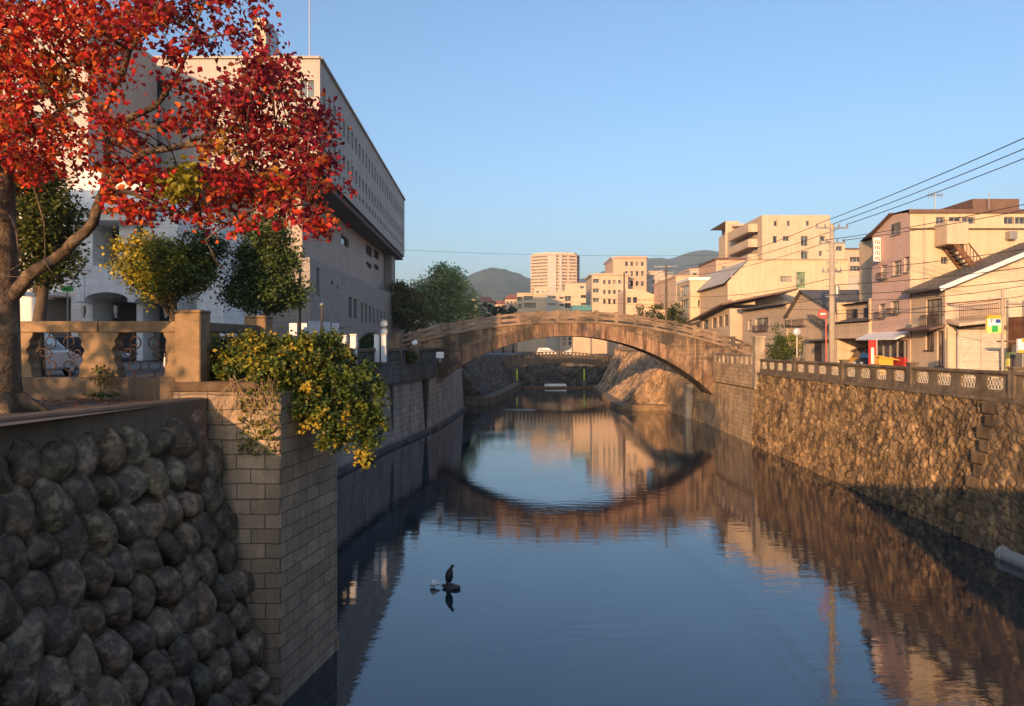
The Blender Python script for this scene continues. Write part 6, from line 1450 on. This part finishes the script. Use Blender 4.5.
# ================================================================== CARS
def car(label, x, y, z, rot, m, L=4.1, Wd=1.66, H=1.48, kind='car', group=None):
    t = thing('parked_car', (0, 0, 0), label, 'car', group)
    van = kind == 'van'
    h = L/2; w = Wd/2
    mb = MB(); body = [(-h, .32), (-h+.05, .75), (-h+.15, .9), (h-.95 if not van else h-.35, .93), (h-.1, .72), (h, .5), (h-.03, .25), (-h+.05, .22)]
    mb.prism(body, 'y', -w, w); mb.build('body', m, t, bevel=.09, seg=3)
    c0 = [(-h+.12, .9), (-h+.35 if not van else -h+.1, H-.05), (-h+.6, H), (h-1.75 if not van else h-1.0, H), (h-1.0 if not van else h-.4, .92)]
    mb = MB(); n = len(c0); wi = [w-.04, w-.17, w-.19, w-.19, w-.04]
    vs = [(p[0], -a, p[1]) for p, a in zip(c0, wi)]+[(p[0], a, p[1]) for p, a in zip(c0, wi)]
    mb.add(vs, [tuple(range(n)), tuple(range(2*n-1, n-1, -1))]+[(i, i+n, (i+1) % n+n, (i+1) % n) for i in range(n)]); mb.build('cabin', m, t, bevel=.05, seg=2)
    gl = MB()
    for s in (-1, 1):
        gl.add([(-h+.35, s*(w-.055), .97), (h-1.25 if not van else h-.7, s*(w-.055), .97), (h-1.8 if not van else h-1.05, s*(w-.168), H-.1), (-h+.55, s*(w-.168), H-.1)], [(0, 1, 2, 3)])
    xf0, xf1 = (h-1.0, h-1.75) if not van else (h-.4, h-1.0)
    gl.add([(xf0-.05, -w+.14, .99), (xf0-.05, w-.14, .99), (xf1+.06, w-.25, H-.07), (xf1+.06, -w+.25, H-.07)], [(0, 1, 2, 3)])
    gl.v = [(a+(.04 if i > 7 else 0), b*1.004, c) for i, (a, b, c) in enumerate(gl.v)]
    gl.add([(-h+.11, -w+.14, 1.0), (-h+.11, w-.14, 1.0), (-h+.3 if not van else -h+.09, w-.25, H-.1), (-h+.3 if not van else -h+.09, -w+.25, H-.1)], [(0, 1, 2, 3)])
    gl.build('windows', M['glass'], t)
    for sx in (-1, 1):
        for sy in (-1, 1):
            mb = MB(); mb.lathe((sx*(h-.75), sy*(w-.1)-.09, .31), [(.2, 0), (.31, 0), (.31, .18), (.2, .18)], 20, axis='y'); wh = mb.build('wheel', M['black'], t)
            mb = MB(); mb.lathe((sx*(h-.75), sy*(w-.1)-.1, .31), [(.19, 0), (.19, .2)], 12, axis='y'); mb.build('rim', M['silver'], wh)
    for s in (-1, 1):
        mb = MB(); mb.box(h-.06, h+.015, s*(w-.3)-.16, s*(w-.3)+.16, .56, .7); mb.build('headlight', M['whitepaint'], t, bevel=.02)
        mb = MB(); mb.box(-h-.015, -h+.05, s*(w-.2)-.1, s*(w-.2)+.1, .62, .85); mb.build('tail_light', M['red'], t, bevel=.02)
    t.location = (x, y, z); t.rotation_euler = (0, 0, rot); return t
car('left of two white cars on the road behind the low bridge', FX(546, 141)+.2, 141, 5.16, 0, M['whitepaint'])
car('right of two white cars on the road behind the low bridge', FX(572, 143), 144, 5.16, R(180), M['whitepaint'], L=3.6)
car('yellow and white car parked in the open garage', 26.3, 51.9, 5.2, R(180), M['yellow'], L=3.9, H=1.75, kind='van')
car('dark van parked in the garage beside the yellow car', 25.9, 49.6, 5.2, R(180), M['darkvan'], L=4.2, H=1.9, kind='van')
car('silver car parked on the left street, seen through the balustrade opening', -16.2, 24, 5.95, R(95), M['silver'])
car('white car parked on the left street behind the near ochre pillar', -12.0, 29, 5.95, R(80), M['whitepaint'], group=None)
car('dark car parked before the white hall, seen through the first balustrade opening', -20.5, 34, 5.95, R(5), M['darkvan'])

# ================================================================== BRIDGE THE VIEWER STANDS ON
t = thing('road_bridge', (5, -2.5, 4), 'plain concrete bridge carrying the viewer across the river', 'bridge')
mb = MB(); mb.box(-9.5, 18.5, -6, .2, 4.3, 5.2); mb.build('deck', M['kerb'], t, bevel=.03)
mb = MB(); mb.box(-9.5, 18.5, .2, .5, 4.6, 6.22); mb.build('parapet', M['rail'], t, bevel=.03)
mb = MB(); mb.box(-9.5, 18.5, -6.3, -6.0, 4.6, 6.25); mb.build('parapet', M['rail'], t, bevel=.03)
for x, s in ((-9.2, 1), (17.2, 1)):
    mb = MB(); mb.box(x-1.5, x+1.5, -6.3, .5, -1, 4.3); mb.build('abutment', M['pier'], t)

t = thing('shade_wall', (-15, .3, 6), 'plain concrete wall along the left street beside the viewer\'s bridge', 'wall')  # added out of view, its height set to shade the lower pier
mb = MB(); mb.box(-22, -9.6, .1, .4, 5.9, 6.95); mb.build('panel', M['rail'], t, bevel=.03); mb = MB(); mb.box(-22.05, -9.55, .02, .48, 6.95, 7.05); mb.build('coping', M['rail'], t, bevel=.02)
# ================================================================== BIRDS
c = P(450, 587, 15*1.0); Yb = 5040/(588-346); c = Vector((FX(451, Yb), Yb, 0)); K = Yb/F
mb = MB(); mb.blob(c+Vector((.02, 0, .03)), (.24, .18, .085), .3, nu=24, seed=4); tag(mb.build('rock', M['rock'], None, c, smooth=True), 'small dark rock breaking the water under the cormorant', 'rock')
t = thing('cormorant', c+Vector((0, 0, .12)), 'black cormorant standing upright with bent neck on a rock in the river', 'bird')
mb = MB(); b0 = c+Vector((-.02, 0, .12))
body = [(-.06, .0, .04), (-.05, 0, .12), (-.035, 0, .24), (-.02, 0, .36), (.005, 0, .45), (.035, 0, .52), (.06, 0, .565), (.085, 0, .57), (.11, 0, .55)]
mb.tube([b0+Vector(p)*.92 for p in body], [.05, .1, .118, .1, .06, .042, .036, .042, .022], 14); mb.build('body', M['feather'], t, smooth=True)
mb = MB(); e = b0+Vector((.11, 0, .55))*.92; mb.tube([e, e+Vector((.035, 0, -.035)), e+Vector((.05, 0, -.06))], [.012, .008, .004], 6); mb.build('bill', M['beak'], t)
for s in (-1, 1):
    mb = MB(); mb.tube([b0+Vector((-.045, s*.075, .34)), b0+Vector((-.06, s*.085, .2)), b0+Vector((-.085, s*.05, .03))], [.03, .04, .012], 8); mb.build('wing', M['feather'], t, smooth=True)
    mb = MB(); mb.tube([b0+Vector((-.02, s*.035, .07)), b0+Vector((0, s*.04, 0))], [.014, .01], 6); mb.bar(b0+Vector((-.02, s*.04, 0)), b0+Vector((.07, s*.05, -.005)), .05, .012); mb.build('foot', M['feather'], t)
mb = MB(); mb.tube([b0+Vector((-.06, 0, .1)), b0+Vector((-.12, 0, -.04))], [.035, .03], 6); mb.build('tail', M['feather'], t)
c = Vector((FX(434, Yb*1.003), Yb*1.003, 0)); t = thing('egret', c, 'white water bird with its head down beside the cormorant', 'bird')
mb = MB(); q = [(-.1, 0, .04), (-.06, 0, .09), (0, 0, .12), (.05, 0, .12), (.09, 0, .1), (.14, 0, .105), (.17, 0, .1)]
mb.tube([c+Vector(p) for p in q], [.03, .08, .1, .075, .04, .042, .02], 12); mb.build('body', M['whitefeather'], t, smooth=True)
mb = MB(); mb.tube([c+Vector((.17, 0, .1)), c+Vector((.22, 0, .085))], [.012, .004], 6); mb.build('bill', M['beak'], t)
for s in (-1, 1):
    mb = MB(); mb.tube([c+Vector((0, s*.03, .06)), c+Vector((0, s*.03, -.1))], .008, 5); mb.build('leg', M['beak'], t)
